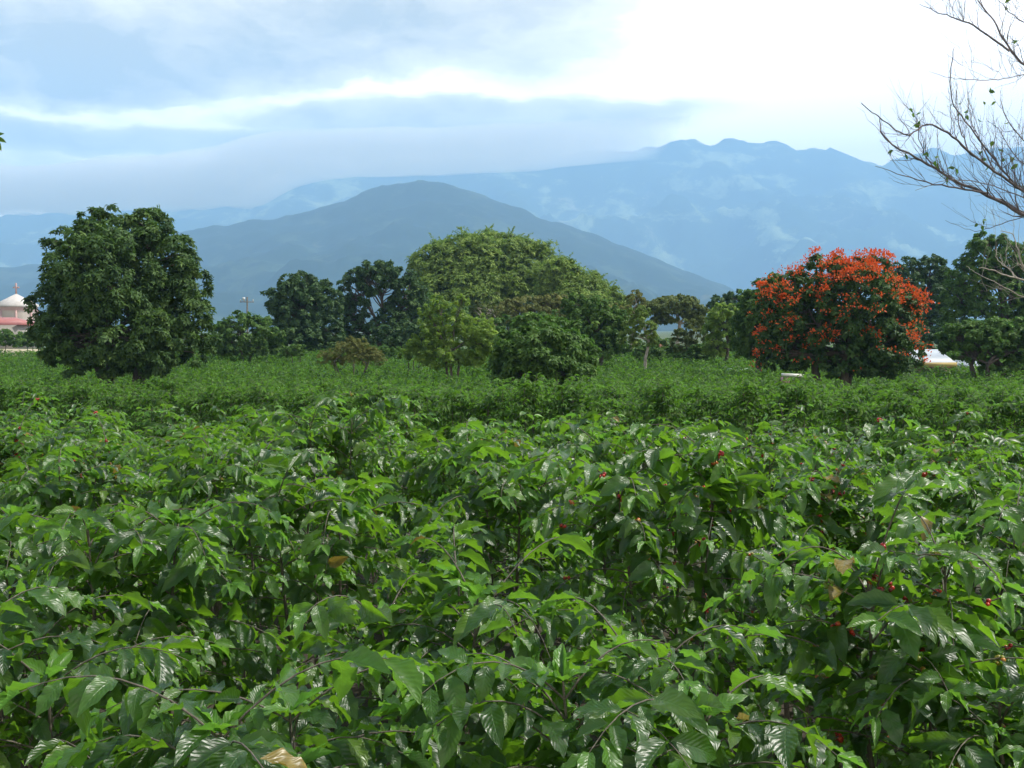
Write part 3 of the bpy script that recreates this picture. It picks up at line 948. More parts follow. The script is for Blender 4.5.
M['white_wall'] = paint_mat('pinkish_white_wall', (0.56, 0.48, 0.43), (0.46, 0.39, 0.35), 0.8)
M['white_roof'] = paint_mat('white_roof_sheet', (0.58, 0.55, 0.51), (0.46, 0.43, 0.40), 1.2)
M['pink_trim'] = paint_mat('pink_trim', (0.52, 0.34, 0.31), (0.42, 0.28, 0.26), 2.0)
M['red_roof'] = paint_mat('red_roof_sheet', (0.40, 0.15, 0.135), (0.32, 0.12, 0.11), 1.0, 0.5)
M['metal_roof'] = paint_mat('zinc_roof_sheet', (0.42, 0.46, 0.50), (0.33, 0.37, 0.41), 0.8, 0.35, 0.5)
M['cream'] = paint_mat('cream_wall', (0.52, 0.47, 0.33), (0.42, 0.38, 0.27), 1.5)
M['grey_wall'] = paint_mat('grey_block_wall', (0.34, 0.32, 0.29), (0.26, 0.25, 0.22), 1.0)
M['glass'] = paint_mat('dark_window_glass', (0.02, 0.025, 0.03), None, 1, 0.1, 0.6)
M['wood'] = paint_mat('brown_fascia', (0.16, 0.09, 0.05), (0.10, 0.06, 0.035), 3)
M['pole_wood'] = bark_mat('weathered_pole', (0.13, 0.12, 0.11), (0.26, 0.24, 0.22), 8)
M['ceramic'] = paint_mat('pale_ceramic', (0.55, 0.58, 0.60), None, 3, 0.3, 0.5)
M['clay'] = paint_mat('red_clay_earth', (0.24, 0.125, 0.080), (0.15, 0.10, 0.055), 0.9, 0.95, 0.1)
M['yellow_trim'] = paint_mat('yellow_fascia', (0.55, 0.42, 0.16), None, 2)

# church tower: eight sides, low pyramid roof, cross
Yc = 210
c0 = at(17, 330, Yc)
zc = float(gz(Yc))
s = Yc / FPX
root = empty('church_tower', (c0[0], Yc, zc), 'pinkish white octagonal church tower with pyramid roof and cross', 'church')
hw, z_e = 19 * s, at(17, 305, Yc)[2] - zc
z_t = at(17, 293.5, Yc)[2] - zc
def ngon(rad, z, n=8, a0=math.pi / 8):
    return [(rad * math.cos(a0 + i * 2 * math.pi / n), rad * math.sin(a0 + i * 2 * math.pi / n), z) for i in range(n)]
V = ngon(hw, 0) + ngon(hw, z_e)
F4 = [(i, (i + 1) % 8, 8 + (i + 1) % 8, 8 + i) for i in range(8)]
link('wall', mesh_np('wall', np.array(V), np.array(F4), M['white_wall']), root)
V = ngon(hw * 1.10, z_e + 0.01) + [(0, 0, z_t)] + ngon(hw * 1.10, z_e - 0.35)
F3 = [(i, (i + 1) % 8, 8) for i in range(8)]
F4 = [(9 + i, 9 + (i + 1) % 8, (i + 1) % 8, i) for i in range(8)]
rf = link('roof', mesh_np('roof', np.array(V), [np.array(F3), np.array(F4)], M['white_roof']), root)
link('eaves_band', mesh_np('eaves_band', np.array(ngon(hw * 1.03, z_e - 1.1) + ngon(hw * 1.03, z_e - 0.36)), np.array([(i, (i + 1) % 8, 8 + (i + 1) % 8, 8 + i) for i in range(8)]), M['pink_trim']), root)
for i in range(8):
    a = math.pi / 8 + i * math.pi / 4
    x, y = hw * 1.01 * math.cos(a), hw * 1.01 * math.sin(a)
    boxes('pilaster', [(x - .14, x + .14, y - .14, y + .14, 0, z_e - 1.11)], M['pink_trim'], root)
zx = at(17, 283, Yc)[2] - zc
boxes('cross', [(-.13, .13, -.1, .1, z_t - 0.3, zx), (-.6, -.131, -.08, .08, zx - 1.0, zx - .72), (.131, .6, -.08, .08, zx - 1.0, zx - .72)], M['pink_trim'], root)

# red roofed building before the tower
Yr = 170
a_, b_ = at(-60, 330, Yr), at(19, 330, Yr)
z0 = float(gz(Yr))
zt_, ze = at(0, 317, Yr)[2], at(0, 325, Yr)[2]
root = empty('red_roofed_building', (b_[0], Yr, z0), 'long low building with a red hipped roof before the church tower', 'building')
W_, D_ = b_[0] - a_[0], 9.0
boxes('wall', [(-W_, 0, 0, D_, 0, ze - z0)], M['grey_wall'], root)
h0, h1 = ze - z0 + .003, zt_ - z0
V = [(-W_ - .5, -.5, h0), (.5, -.5, h0), (.5, D_ + .5, h0), (-W_ - .5, D_ + .5, h0), (-W_ + 3, D_ / 2, h1), (-2.6, D_ / 2, h1)]
link('roof', mesh_np('roof', np.array(V), [np.array([(0, 1, 5, 4), (2, 3, 4, 5), (3, 2, 1, 0)]), np.array([(1, 2, 5), (3, 0, 4)])], M['red_roof']), root)
for k in range(5):
    boxes('window', [(-W_ + 1.5 + k * 2.3, -W_ + 2.6 + k * 2.3, -.03, .06, 0.9, 1.6)], M['glass'], root)

# boundary wall before it
root_w = boxes('boundary_wall', [(-9, 5.0, -.1, .1, 0, .95)], M['cream'])
root_w.location = (at(8, 330, 130)[0], 130, float(gz(130)) - .1)
tag(root_w, 'weathered cream boundary wall behind the hedge at the left edge', 'wall')

# house on the right
Yh = 68
z0 = float(gz(Yh))
xl, xr = at(910, 330, Yh)[0], at(951, 330, Yh)[0]
zr, zt_, = at(0, 362.5, Yh)[2] - z0, at(0, 350, Yh)[2] - z0
root = empty('cream_house', (xl, Yh, z0), 'cream house with pale zinc roof between the red flowering and low trees', 'house')
W_ = xr - xl
boxes('wall', [(0.3, W_ - .2, 0, 5, 0, zr - .12)], M['cream'], root)
V = [(-.2, -.5, zr), (W_ + .2, -.5, zr), (W_ + .2, 2.6, zt_), (-.2, 2.6, zt_), (-.2, 5.6, zr), (W_ + .2, 5.6, zr)]
V2 = [(x, y, z - .06) for x, y, z in V]
link('roof', mesh_np('roof', np.array(V + V2), np.array([(0, 1, 2, 3), (3, 2, 5, 4), (7, 6, 9, 8), (8, 9, 10, 11), (1, 0, 6, 7), (4, 5, 11, 10)]), M['metal_roof']), root)
boxes('fascia', [(-.2, W_ + .2, -.53, -.503, zr - .24, zr + .02)], M['yellow_trim'], root)
boxes('fascia', [(-.1, W_ + .1, -.46, -.43, zr - .34, zr - .245)], M['wood'], root)
for x in (0.85, 2.5):
    w = boxes('window', [(x, x + .55, -.03, .05, zr - 1.15, zr - .5)], M['glass'], root)
    boxes('frame', [(x - .06, x, -.05, .03, zr - 1.2, zr - .45)], M['wood'], w)
    boxes('frame', [(x + .55, x + .61, -.05, .03, zr - 1.2, zr - .45)], M['wood'], w)
boxes('door', [(1.65, 2.2, -.03, .05, 0, zr - .45)], M['wood'], root)

# white walled outbuilding seen in patches under the low tree
xl, xr = at(962, 330, 75)[0], at(1006, 330, 75)[0]
root = empty('white_shed', (xl, 75, float(gz(75))), 'pale low shed seen in patches beneath the low tree at the right', 'shed')
zz = at(0, 366, 75)[2] - float(gz(75))
boxes('wall', [(0, xr - xl, 0, 2, 0, zz)], M['white_roof'], root)
V = [(-.2, -.3, zz + .01), (xr - xl + .2, -.3, zz + .01), (xr - xl + .2, 2.3, zz + .35), (-.2, 2.3, zz + .35)]
V2 = [(x, y, z - .05) for x, y, z in V]
link('roof', mesh_np('roof', np.array(V + V2), np.array([(0, 1, 2, 3), (7, 6, 5, 4), (0, 4, 5, 1), (1, 5, 6, 2), (2, 6, 7, 3), (3, 7, 4, 0)]), M['metal_roof']), root)
boxes('door', [(.35, .95, -.03, .03, 0, zz - .2)], M['grey_wall'], root)

# little white topped stand under the red flowering tree
Yb = 47
pb = at(790.5, 375, Yb)
z0 = float(gz(Yb))
root = empty('white_topped_stand', (pb[0], Yb, z0), 'small stand with a white board top in the coffee under the red flowering tree', 'stand')
hh = pb[2] - z0
V, F = [], []
box(V, F, -.42, .42, -.3, .3, hh - .05, hh + .05)
tp = link('board', mesh_np('board', np.array(V), np.array(F), paint_mat('white_board', (0.85, 0.84, 0.78), (0.74, 0.72, 0.62), 4)), root)
tp.rotation_euler = (0, R(2.5), 0)
boxes('crate', [(-.36, -.08, -.2, .2, hh - .36, hh - .09)], M['pink_trim'], root)
for x in (-.34, .34):
    for y in (-.24, .24):
        boxes('leg', [(x - .025, x + .025, y - .025, y + .025, 0, hh - .07)], M['wood'], root)

# red earth bank
Ye = 104
pe = at(665, 348, Ye)
V, F = [], []
n = 14
for i in range(n):
    for j in range(6):
        x = (i / (n - 1) - .5) * 3.6
        y = j * .9
        zq = 2.3 * math.sin(math.pi * (i + .4) / n) ** .5 * math.sin(math.pi * (j + .05) / 5.4) * (1 + .12 * math.sin(i * 2.3 + j))
        V.append((x, y, max(zq, -.1)))
F = [(i * 6 + j, (i + 1) * 6 + j, (i + 1) * 6 + j + 1, i * 6 + j + 1) for i in range(n - 1) for j in range(5)]
o = link('earth_bank', mesh_np('earth_bank', np.array(V), np.array(F), M['clay']))
o.location = (pe[0], Ye, float(gz(Ye)))
tag(o, kind='structure')

# power pole
Yp = 150
pp = at(247.5, 330, Yp)
root = empty('power_pole', (pp[0], Yp, float(gz(Yp))), 'top of a grey power pole with crossarm above the hedge-like tree', 'pole')
ht = at(0, 297, Yp)[2] - float(gz(Yp))
T = Tubes(8)
T.add([(0, 0, 0), (0, 0, ht)], [0.15, 0.10])
link('pole', T.build('pole', M['pole_wood']), root)
za = at(0, 302, Yp)[2] - float(gz(Yp))
boxes('crossarm', [(-.95, .95, -.24, -.12, za - .06, za + .06)], M['pole_wood'], root)
for x in (-.85, -.35, .85):
    T = Tubes(8)
    T.add([(x, -.18, za + .061), (x, -.18, za + .14), (x, -.18, za + .2), (x, -.18, za + .38)], [.03, .05, .10, .05])
    link('insulator', T.build('insulator', M['ceramic']), root)
T = Tubes(12)
T.add([(-.42, -.2, za + .25), (-.42, -.2, za + .26), (-.42, -.2, za + .62), (-.42, -.2, za + .63)], [.02, .2, .2, .02])
link('transformer', T.build('transformer', M['ceramic']), root)

# ------------------------------------------------------------------ coffee bushes
ico = None
def icosphere():
    t = (1 + 5 ** .5) / 2
    v = unit(np.array([(-1, t, 0), (1, t, 0), (-1, -t, 0), (1, -t, 0), (0, -1, t), (0, 1, t), (0, -1, -t), (0, 1, -t), (t, 0, -1), (t, 0, 1), (-t, 0, -1), (-t, 0, 1)]))
    f = np.array([(0, 11, 5), (0, 5, 1), (0, 1, 7), (0, 7, 10), (0, 10, 11), (1, 5, 9), (5, 11, 4), (11, 10, 2), (10, 7, 6), (7, 1, 8), (3, 9, 4), (3, 4, 2), (3, 2, 6), (3, 6, 8), (3, 8, 9), (4, 9, 5), (2, 4, 11), (6, 2, 10), (8, 6, 7), (9, 8, 1)])
    vs, fs, key = [tuple(x) for x in v], [], {}
    def mid(a, b):
        k = (min(a, b), max(a, b))
        if k not in key:
            key[k] = len(vs)
            vs.append(tuple(unit((np.array(vs[a]) + np.array(vs[b])) / 2)))
        return key[k]
    for a, b, c in f:
        x, y, z = mid(a, b), mid(b, c), mid(c, a)
        fs += [(a, x, z), (b, y, x), (c, z, y), (x, y, z)]
    return np.array(vs), np.array(fs)
ICO = icosphere()


def coffee_meshes(seed, h, width, stems, fine, cherries=0.0, dens=1.0, leafm=None):
    r = np.random.default_rng(seed)
    L, T = Leaves(), Tubes(5)
    CH = []
    for s in range(stems):
        a = s / stems * 6.28 + r.uniform(0, 1.5)
        lean = r.uniform(0.10, 0.34) * width
        hs = h * r.uniform(0.86, 1.0)
        foot = np.array((math.cos(a), math.sin(a), 0)) * 0.06
        topp = np.array((math.cos(a) * lean, math.sin(a) * lean, hs))
        path = wiggle(foot, topp, 12, 0.012, r)
        T.add(path, np.linspace(0.020, 0.0035, 12))
        tz = path[:, 2]
        z = 0.30 * h
        phi = r.uniform(0, 3.14)
        while z < hs - 0.02:
            t = (z - 0.30 * h) / (0.70 * h)
            c = np.array([np.interp(z, tz, path[:, k]) for k in range(3)])
            phi += 1.57 + r.normal(0, 0.25)
            for sg in (0, math.pi):
                if r.random() < (0.30 if t < 0.45 else 0.12):
                    continue
                Lb = width * (0.72 * (1 - t) ** 0.6 + 0.30) * r.uniform(0.65, 1.15)
                th = phi + sg + r.normal(0, 0.15)
                o_ = np.array((math.cos(th), math.sin(th), 0))
                el = 0.22 + 0.85 * t ** 2 + r.normal(0, 0.12)
                drp = r.uniform(0.25, 0.55)
                ns = 9
                ss = np.linspace(0, 1, ns)
                bend = r.normal(0, 0.12)
                sdv = np.array((-o_[1], o_[0], 0))
                pts = c + o_ * (ss * Lb)[:, None] + sdv * (bend * Lb * ss ** 2)[:, None] + np.array((0, 0, 1)) * (Lb * (ss * math.tan(el) - (drp + math.tan(el) * 0.45) * ss ** 2))[:, None]
                T.add(pts, np.linspace(0.0036, 0.0012, ns))
                s0 = 0.06 if t > 0.7 else 0.15 + 0.75 * (1 - t) * r.uniform(0.5, 1)
                step = 0.058 / Lb / dens
                u = s0
                k = 0
                while u < 1.0:
                    p = np.array([np.interp(u, ss, pts[:, q]) for q in range(3)])
                    p2 = np.array([np.interp(min(1, u + .05), ss, pts[:, q]) for q in range(3)])
                    f = unit(p2 - p + 1e-6)
                    sd = unit(np.cross(f, (0, 0, 1)))
                    age = max(0.0, (u - 0.80) / 0.2) * r.uniform(0.2, 1.0) + (0.35 if t > 0.85 else 0) * r.random()
                    size = r.uniform(0.065, 0.165) * (1.0 - 0.35 * max(0, (u - .85) / .15)) * (1 if t < .9 else .85)
                    for q in (-1, 1):
                        if r.random() < 0.10:
                            continue
                        d = f * r.uniform(0.2, 0.9) + sd * q * r.uniform(.7, 1.1) + np.array((0, 0, r.normal(-0.26, 0.34) + 0.35 * age))
                        n = np.array((0, 0, 1)) + r.normal(0, 0.42, 3) + f * 0.2
                        L.add(p + d * 0.008, d, n, size, size * r.uniform(0.38, 0.50), (1.0 if r.random() < 0.004 else float(np.clip(r.beta(2.0, 2.6), 0, 0.985))), min(1, age))
                    if cherries > 0 and u < 0.75 and t < 0.93 and r.random() < cherries:
                        ripe = r.random()
                        CH.append([])
                        for _ in range(r.integers(4, 11)):
                            v = unit(r.normal(0, 1, 3)) * 0.013
                            CH[-1].append((p + v + np.array((0, 0, -.004)), r.uniform(0.0062, 0.0088), np.clip(ripe * 0.8 + r.normal(0, .18), 0, 1)))
                    u += step * r.uniform(0.85, 1.2)
                    k += 1
                # closing pair
                f = unit(pts[-1] - pts[-2])
                sd = unit(np.cross(f, (0, 0, 1)))
                for q in (-1, 1):
                    L.add(pts[-1], f + sd * q * 0.45 + np.array((0, 0, .2)), np.array((0, 0, 1)) + r.normal(0, .3, 3), r.uniform(0.06, 0.11), r.uniform(0.022, 0.042), r.uniform(.4, .95), r.uniform(.4, 1))
            z += (0.085 - 0.040 * t ** 2) * r.uniform(0.8, 1.25)
        for k in range(6):
            a2 = k * 1.6 + r.uniform(0, .5)
            d = np.array((math.cos(a2), math.sin(a2), r.uniform(0.3, 1.3)))
            L.add(path[-1], d, np.array((0, 0, 1)) + r.normal(0, .3, 3), r.uniform(0.08, 0.14), r.uniform(0.03, 0.055), r.uniform(.5, .95), r.uniform(.4, 1))
    out_ = [('leaves', L.build('leaves', T_FINE if fine else T_MID, M[leafm or ('coffee' if fine else 'coffee_far')], fine, seed)), ('stems', T.build('stems', M['stem']))]
    iv, if_ = ICO
    n = len(iv)
    for grp in CH:                       # each cluster of cherries is a part of its own
        V = np.concatenate([p + iv * rd for p, rd, _ in grp])
        F = np.concatenate([if_ + i * n for i in range(len(grp))])
        out_.append(('cherry_cluster', mesh_np('cherry_cluster', V, F, M['cherry'], True, None, {'rnd': np.repeat([c for _, _, c in grp], n)})))
    return out_


FINE = [coffee_meshes(100 + i, 2.0, 0.82, 3, True, [0.0, 0.16, 0.0, 0.16, 0.0, 0.0, 0.0][i], 1.18) for i in range(7)]
MID = [coffee_meshes(200 + i, 1.95, 0.80, 3, False, 0.0, 1.0) for i in range(7)]
FAR = [coffee_meshes(300 + i, 1.95, 0.76, 3, False, 0.0, 1.0, 'coffee_field') for i in range(5)]
protos = {}


def place_coffee(kind, i, x, y, h, rot, label, group, sxy=1.0):
    z = float(gz(y)) - 0.02
    key = (kind, i)
    if key not in protos:
        root = empty('coffee_bush', (x, y, z), label, 'coffee bush', group)
        kids = [link(nm, me, root) for nm, me in {'fine': FINE, 'mid': MID, 'far': FAR}[kind][i]]
        protos[key] = (root, kids)
    else:
        r0, k0 = protos[key]
        root = r0.copy()
        C.objects.link(root)
        tag(root, label, None, group)
        for k in k0:
            c = k.copy()
            C.objects.link(c)
            c.parent = root
    root.location = (x, y, z)
    root.rotation_euler = (0, 0, rot)
    root.scale = (sxy, sxy, h / 2.0)
    return root


GN = 'coffee bushes of the near plot'
near = [  # px of the centre, distance, height, variant, rotation, label
    (268, 2.75, 1.92, 0, 0.3, 'nearest coffee bush, big glossy drooping leaves at the bottom left of the photo'),
    (640, 3.05, 1.85, 2, 1.2, 'near coffee bush low at the bottom middle, right of the bare inner stem'),
    (905, 3.75, 2.02, 1, 2.2, 'near coffee bush at the lower right with orange red cherries and pale shining leaves'),
    (30, 3.6, 1.85, 4, 0.9, 'near coffee bush cut by the lower left corner of the photo'),
    (1085, 3.3, 1.75, 5, 0.2, 'near coffee bush mostly outside the lower right corner of the photo'),
    (455, 4.1, 1.95, 5, 2.6, 'open coffee bush with bare inner twigs behind the nearest big leaved bush'),
    (128, 4.7, 2.0, 2, 3.9, 'coffee bush with one brown dead leaf on the left'),
    (668, 5.3, 2.20, 3, 0.5, 'tall coffee bush right of the middle with dark red cherries high on its stem'),
    (322, 5.6, 2.17, 6, 1.0, 'tallest coffee bush left of the middle, rounded top reaching the highest'),
    (1010, 5.0, 2.00, 0, 4.2, 'coffee bush on the right edge behind the one with orange cherries'),
    (-20, 5.3, 2.0, 6, 5.0, 'coffee bush on the left edge behind the dead leaf bush'),
    (520, 6.5, 2.08, 4, 2.2, 'coffee bush between the two tallest ones, just above the middle'),
    (830, 6.3, 1.98, 1, 3.0, 'coffee bush right of the tall one with dark red cherries'),
]
placed = []
for px, Y, h, v, rt, lab in near:
    p = at(px, 400, Y)
    place_coffee('fine', v, p[0], Y, h, rt, lab, GN, 1.06)
    placed.append((p[0], Y))

# planted rows, slanting a little towards the camera on the right; a grass path parts two plots
ANG = R(20)
ca, sa = math.cos(ANG), math.sin(ANG)
rr = np.random.default_rng(77)
spots = []
margin = []
vv = 5.0
rows = [(4.4 + i * 1.65, 'near') for i in range(6)] + [(19.3 + i * 1.85, 'far') for i in range(58) if i not in (9, 10)]
tree_spots = [(at(px, 330, Y)[0], Y) for px, Y in [(122, 50), (541, 45), (833, 52), (352, 62), (452, 60), (990, 60), (790, 47)]]
for vrow, plot in rows:
    u = -75.0 + rr.uniform(0, 1)
    while u < 75:
        u += (1.22 if plot == 'near' else 0.80 if vrow == 19.3 else 1.04) * rr.uniform(0.9, 1.1)
        vj = vrow + rr.normal(0, 0.07)
        x, y = u * ca + vj * sa, -u * sa + vj * ca
        if y < 3.0 or y > 106 or abs(x) > 0.475 * y + 4.0:
            continue
        inside = abs(x) <= 0.475 * y + 1.0
        if inside and y < 4.2:
            continue
        if any((x - a) ** 2 + (y - b) ** 2 < (0.75 if y < 8 else 0.4) ** 2 * (1 if y < 8 else 0) for a, b in placed):
            continue
        if y < 7.6 and any((x - a) ** 2 + (y - b) ** 2 < 1.12 ** 2 for a, b in placed):
            continue
        if any((x - a) ** 2 + (y - b) ** 2 < 0.9 ** 2 for a, b in tree_spots):
            continue
        if inside or y > 32:
            spots.append((y, x, plot, vrow))
        else:
            margin.append((y, x, plot, vrow))
spots.sort()
N_IND = 300 - len(near)
front_v = 19.3
ORD = ['first', 'second', 'third', 'fourth', 'fifth', 'sixth', 'seventh', 'eighth', 'ninth', 'tenth', 'eleventh', 'twelfth', 'thirteenth']


def row_label(plot, vrow, px):
    ref = ('the big mango tree' if px < 210 else 'the dark round trees' if px < 400 else 'the mango bush' if px < 620 else 'the umbrella shaped tree' if px < 745
           else 'the red flowering tree' if px < 930 else 'the right edge')
    if plot == 'near':
        return 'coffee bush in the near plot, %s row, towards %s' % (ORD[int(round((vrow - 4.4) / 1.65))], ref)
    i = int(round((vrow - 19.3) / 1.85))
    if i == 0:
        return 'dark sided coffee bush in the far plot\'s front row, below ' + ref
    return 'coffee bush in the far plot\'s %s row, below %s' % (ORD[i], ref)


for k, (y, x, plot, vrow) in enumerate(spots[:N_IND]):
    if plot == 'near':
        zone = 'near_mid' if vrow < 9.5 else 'near_last'
        h = rr.normal(1.93, 0.10) if y < 9 else rr.normal(1.84, 0.05)
        kind, i = ('fine', int(rr.integers(0, 7))) if y < 10 else ('mid', int(rr.integers(0, 7)))
    else:
        zone = 'front' if vrow == front_v else 'far'
        h = rr.normal(2.10 if zone == 'front' else 1.84, 0.035 if zone == 'front' else 0.06)
        h += 0.24 if zone == 'far' and int(round((vrow - 19.3) / 1.85)) % 4 == 0 else 0.0
        kind, i = 'far', int(rr.integers(0, 5))
    g_ = {'near_mid': 'coffee bushes in the close rows of the near plot', 'near_last': 'coffee bushes in the last rows of the near plot', 'front': 'coffee bushes in the front row of the far plot', 'far': 'coffee bushes in the rows behind the far plot\'s front row'}[zone]
    place_coffee(kind, i, x, y, float(np.clip(h, 1.6, 2.35)), rr.uniform(0, 6.28), row_label(plot, vrow, 512 + x / y * FPX), g_, rr.uniform(0.95, 1.12))

for k, (y, x, plot, vrow) in enumerate(margin):
    side_ = 'left' if x < 0 else 'right'
    place_coffee('far' if plot == 'far' else 'mid', int(rr.integers(0, 5)), x, y, float(np.clip(rr.normal(1.85, 0.06), 1.6, 2.1)), rr.uniform(0, 6.28),
                 'green coffee bush standing just beyond the %s edge of the photo, %s plot' % (side_, plot), 'coffee bushes just beyond the %s edge of the photo' % side_, 1.0)

# the rest of the field: one object, too many to tell apart
rest = spots[N_IND:]
L = Leaves()
fr = np.random.default_rng(5)
for y, x, plot, vrow in rest:
    n = int(np.interp(y, [25, 45, 70, 105], [420, 260, 150, 90]))
    sc = float(np.interp(y, [25, 45, 70, 105], [1.0, 1.2, 1.55, 2.0]))
    th = fr.uniform(0, 6.28, n)
    hgt = 1.80 + fr.normal(0, 0.05) + (0.30 if int(round((vrow - 19.3) / 1.85)) % 4 == 0 else 0.0) + (0.18 if abs(vrow - 39.65) < 0.1 else 0)
    zz_ = fr.beta(2.0, 1.1, n)
    rad = 0.70 * np.sqrt(np.clip(1.08 - zz_ ** 2.6, 0, 1)) * np.sqrt(fr.uniform(0.25, 1, n))
    P = np.stack([x + rad * np.cos(th), y + rad * np.sin(th), gz(y) + 0.35 + zz_ * (hgt - 0.35) + 0.05 * np.sin(5 * th)], -1)
    D = np.stack([np.cos(th), np.sin(th), -fr.uniform(0.0, 0.9, n)], -1) + fr.normal(0, 0.3, (n, 3))
    N = np.array((0, 0, 1.0)) + fr.normal(0, 0.35, (n, 3)) + D * 0.2
    bush = fr.normal(0, 0.06)
    L.extend(list(P), list(D), list(N), list(fr.uniform(0.11, 0.17, n) * sc), list(fr.uniform(0.055, 0.075, n) * sc), list(np.clip(fr.beta(2.2, 2.4, n) + bush, 0, 0.98)), list((fr.random(n) < 0.12) * zz_))
tag(link('coffee_field', L.build('coffee_field', T_QUAD, M['coffee_field'], False, 3)), 'distant rows of coffee bushes running to the tree line', 'coffee field', kind='stuff')
print('coffee spots', len(spots), 'rest leaves', len(L.p), 'individual reach', spots[N_IND][0])


# ------------------------------------------------------------------ bare tree reaching in at the top right
def traced_tree(name, label, Y0, traces, seed, barkm, r0, trunk_px, twigs, leaf_n, leafm, fork_py, leafsize=0.09):
    r = np.random.default_rng(seed)
    base = at(trunk_px, 330, Y0)
    base[2] = gz(Y0)
    root = empty(name, tuple(base), label, 'tree')
    T = Tubes(6)
    L = Leaves()
    fork = at(trunk_px, fork_py, Y0)
    T.add(wiggle(np.zeros(3), fork - base, 8, 0.012, r), np.linspace(r0 * 3.6, r0 * 2.4, 8))
    s = Y0 / FPX
    allp = []
    for tr_, rad, dy, joined in traces:
        pts = []
        n = len(tr_)
        for i, (px, py) in enumerate(tr_):
            pts.append(at(px, py, Y0 + dy * (i / max(n - 1, 1))) - base)
        if joined:
            pts = [fork - base, (fork - base) * 0.5 + np.array(pts[0]) * 0.5 + np.array((0, 0, -0.1))] + pts
        pts = np.array(pts)
        # subdivide and roughen
        t0 = np.linspace(0, 1, len(pts))
        t1 = np.linspace(0, 1, len(pts) * 4)
        q = np.stack([np.interp(t1, t0, pts[:, k]) for k in range(3)], -1)
        sm = q.copy()
        for _ in range(3):
            sm[1:-1] = (sm[:-2] + 2 * sm[1:-1] + sm[2:]) / 4
        q = sm + r.normal(0, 0.0035 * Y0 / 8, q.shape)
        rads = np.linspace(rad * r0, rad * r0 * 0.22, len(q))
        T.add(q, rads)
        allp.append((q, rads))
    def shoot(q, rads, depth, count):
        for _ in range(count):
            i = r.integers(len(q) // 5, max(len(q) // 5 + 1, int(len(q) * 0.8)))
            p = q[i]
            f = unit(q[min(i + 1, len(q) - 1)] - q[max(i - 1, 0)])
            d = unit(f * 0.8 + r.normal(0, 0.45, 3) + np.array((0, 0, r.uniform(0.1, 0.9))))
            ln = r.uniform(14, 52) * s * (0.6 if depth else 1)
            k = 7
            t = np.linspace(0, 1, k)[:, None]
            pts = p + d * ln * t + np.array((0, 0, 1)) * ln * 0.18 * t ** 2 + np.cumsum(r.normal(0, ln * 0.025, (k, 3)), 0) * (t > 0)
            rd = np.linspace(max(rads[i] * 0.42, r0 * 0.07), r0 * 0.035, k)
            T.add(pts, rd)
            if depth == 0:
                shoot(pts, rd, 1, r.integers(1, 4))
            if leaf_n > 0 and r.random() < leaf_n:
                for _ in range(r.integers(1, 4)):
                    j = r.integers(2, k)
                    L.add(pts[j], r.normal(0, 1, 3) + np.array((0, 0, -.5)), r.normal(0, 1, 3) + np.array((0, -1, .5)), leafsize * r.uniform(.6, 1.2), leafsize * .5 * r.uniform(.7, 1.2), r.uniform(0, 1))
    for q, rads in allp:
        shoot(q, rads, 0, max(2, int(twigs * len(q) / 14)))
    link('branches', T.build('branches', M[barkm]), root)
    if L.p:
        link('leaves', L.build('leaves', T_MID, leafm, False, seed), root)
    return root


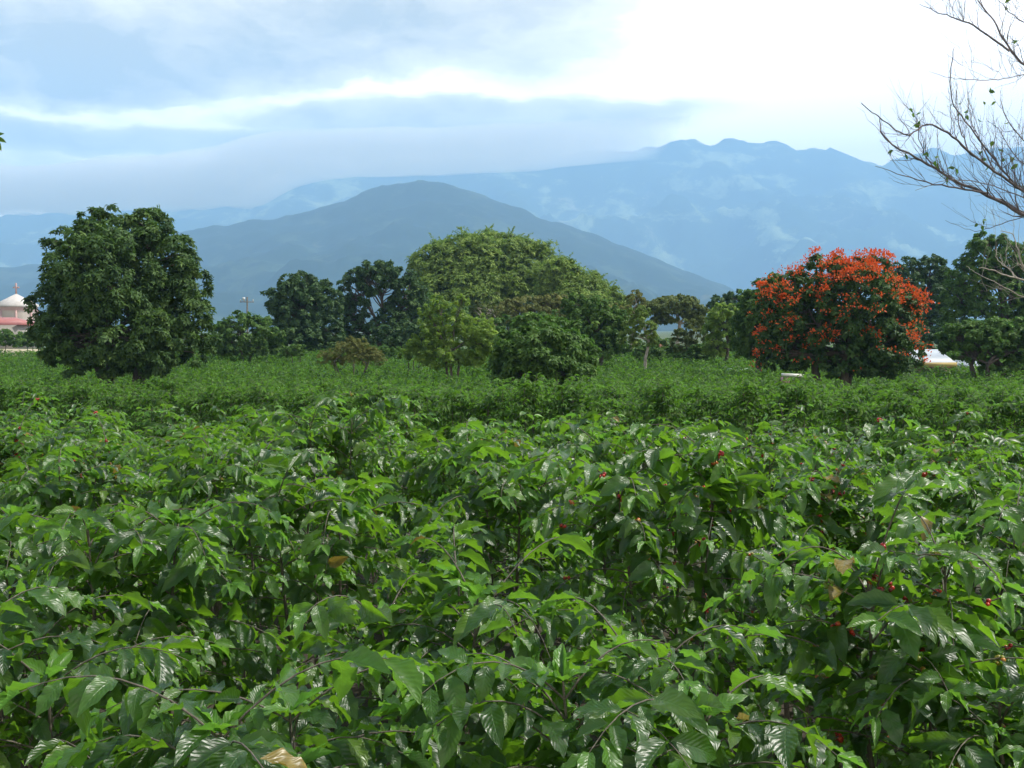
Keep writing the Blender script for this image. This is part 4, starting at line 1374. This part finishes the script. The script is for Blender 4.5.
traced_tree('bare_tree', 'nearly leafless tree whose thin branches reach in at the top right', 8.5, [
    ([(1040, 222), (1024, 215), (986, 193), (959, 184), (936, 169), (909, 154), (890, 144), (881, 132), (880, 118)], 1.0, 0.5, True),
    ([(986, 193), (949, 187), (910, 178), (875, 166)], 0.45, -0.3, False),
    ([(1045, 203), (1024, 193), (993, 169), (969, 152), (949, 132), (925, 122), (908, 139), (885, 121), (861, 103)], 0.75, -0.8, True),
    ([(1045, 160), (1024, 142), (1003, 115), (1000, 90)], 0.5, 0.3, True),
    ([(1040, 205), (1013, 183), (986, 149), (966, 122), (949, 98), (951, 68), (954, 46)], 0.6, -0.2, True),
    ([(1050, 90), (1024, 64), (1008, 47), (993, 20), (976, -2), (968, -20)], 0.75, 0.4, True),
    ([(1010, 51), (973, 25), (953, 17), (932, 10), (918, 4)], 0.45, 0.5, False),
    ([(1040, 70), (1024, 74), (1000, 80), (973, 80), (953, 79), (929, 71)], 0.32, -0.6, True),
    ([(1045, 35), (1024, 24), (1003, 7), (990, -10)], 0.4, 0.2, True),
    ([(1040, 205), (1024, 197), (985, 183), (950, 178), (916, 190)], 0.4, -0.9, True),
    ([(1050, 218), (1024, 216), (996, 226), (973, 233), (946, 220)], 0.32, 0.9, True),
    ([(969, 152), (960, 130), (955, 100), (958, 84)], 0.3, 0.3, False),
    ([(936, 169), (921, 150), (917, 122), (912, 108)], 0.28, -0.4, False),
    ([(993, 169), (975, 130), (965, 112)], 0.3, 0.5, False),
    ([(1040, 170), (1024, 165), (1010, 150), (1000, 130), (985, 118)], 0.4, 0.8, True)],
    51, 'bare_bark', 0.018, 1180, 10, 0.05, M['green'], 290, 0.055)
traced_tree('dry_tree', 'pale dry twiggy tree reaching in at the right edge under the dark bare branches', 26, [
    ([(1060, 300), (1024, 273), (1018, 250), (1014, 233), (1000, 231)], 0.8, 0.5, True),
    ([(1060, 285), (1024, 280), (1005, 276), (990, 268), (979, 268)], 0.9, -0.6, True),
    ([(1018, 279), (1008, 268), (998, 262), (995, 248)], 0.5, 0.6, False),
    ([(1050, 305), (1020, 296), (1000, 284), (975, 272), (966, 266)], 0.5, 1.0, True),
    ([(1024, 270), (1017, 262), (1015, 245)], 0.4, -1.0, False)],
    52, 'pale_bark', 0.040, 1110, 3.0, 0.0, M['green'], 330)
# a twig that just enters at the left edge
traced_tree('leafy_branch_tree', 'small tree beyond the left edge, one green twig tip entering the frame', 9, [
    ([(-120, 150), (-60, 138), (-20, 136), (-4, 140)], 0.4, 0.0, True)], 53, 'bare_bark', 0.03, -190, 1.0, 0.0, M['green'], 260)
tw = C.objects.get('leafy_branch_tree')
Lf = Leaves()
b = np.array(tw.location)
for (px, py, dx, dz) in [(-6, 138, .6, .25), (-5, 140, .5, -.7), (-6, 144, .35, -1), (-12, 140, .3, 1), (-14, 142, .1, -1), (-5, 139, 1.0, -.25)]:
    Lf.add(at(px, py, 9) - b, (dx, -.2, dz), (0.2, -1, .5), 0.10, 0.045, 0.6)
for k in range(30):
    Lf.add(at(random.uniform(-110, -20), random.uniform(130, 155), 9) - b, (random.uniform(-1, 1), random.uniform(-1, 1), -.6), (random.uniform(-1, 1), -.5, 1), 0.10, 0.05, random.random())
link('leaves', Lf.build('leaves', T_MID, M['green'], False, 2), tw)
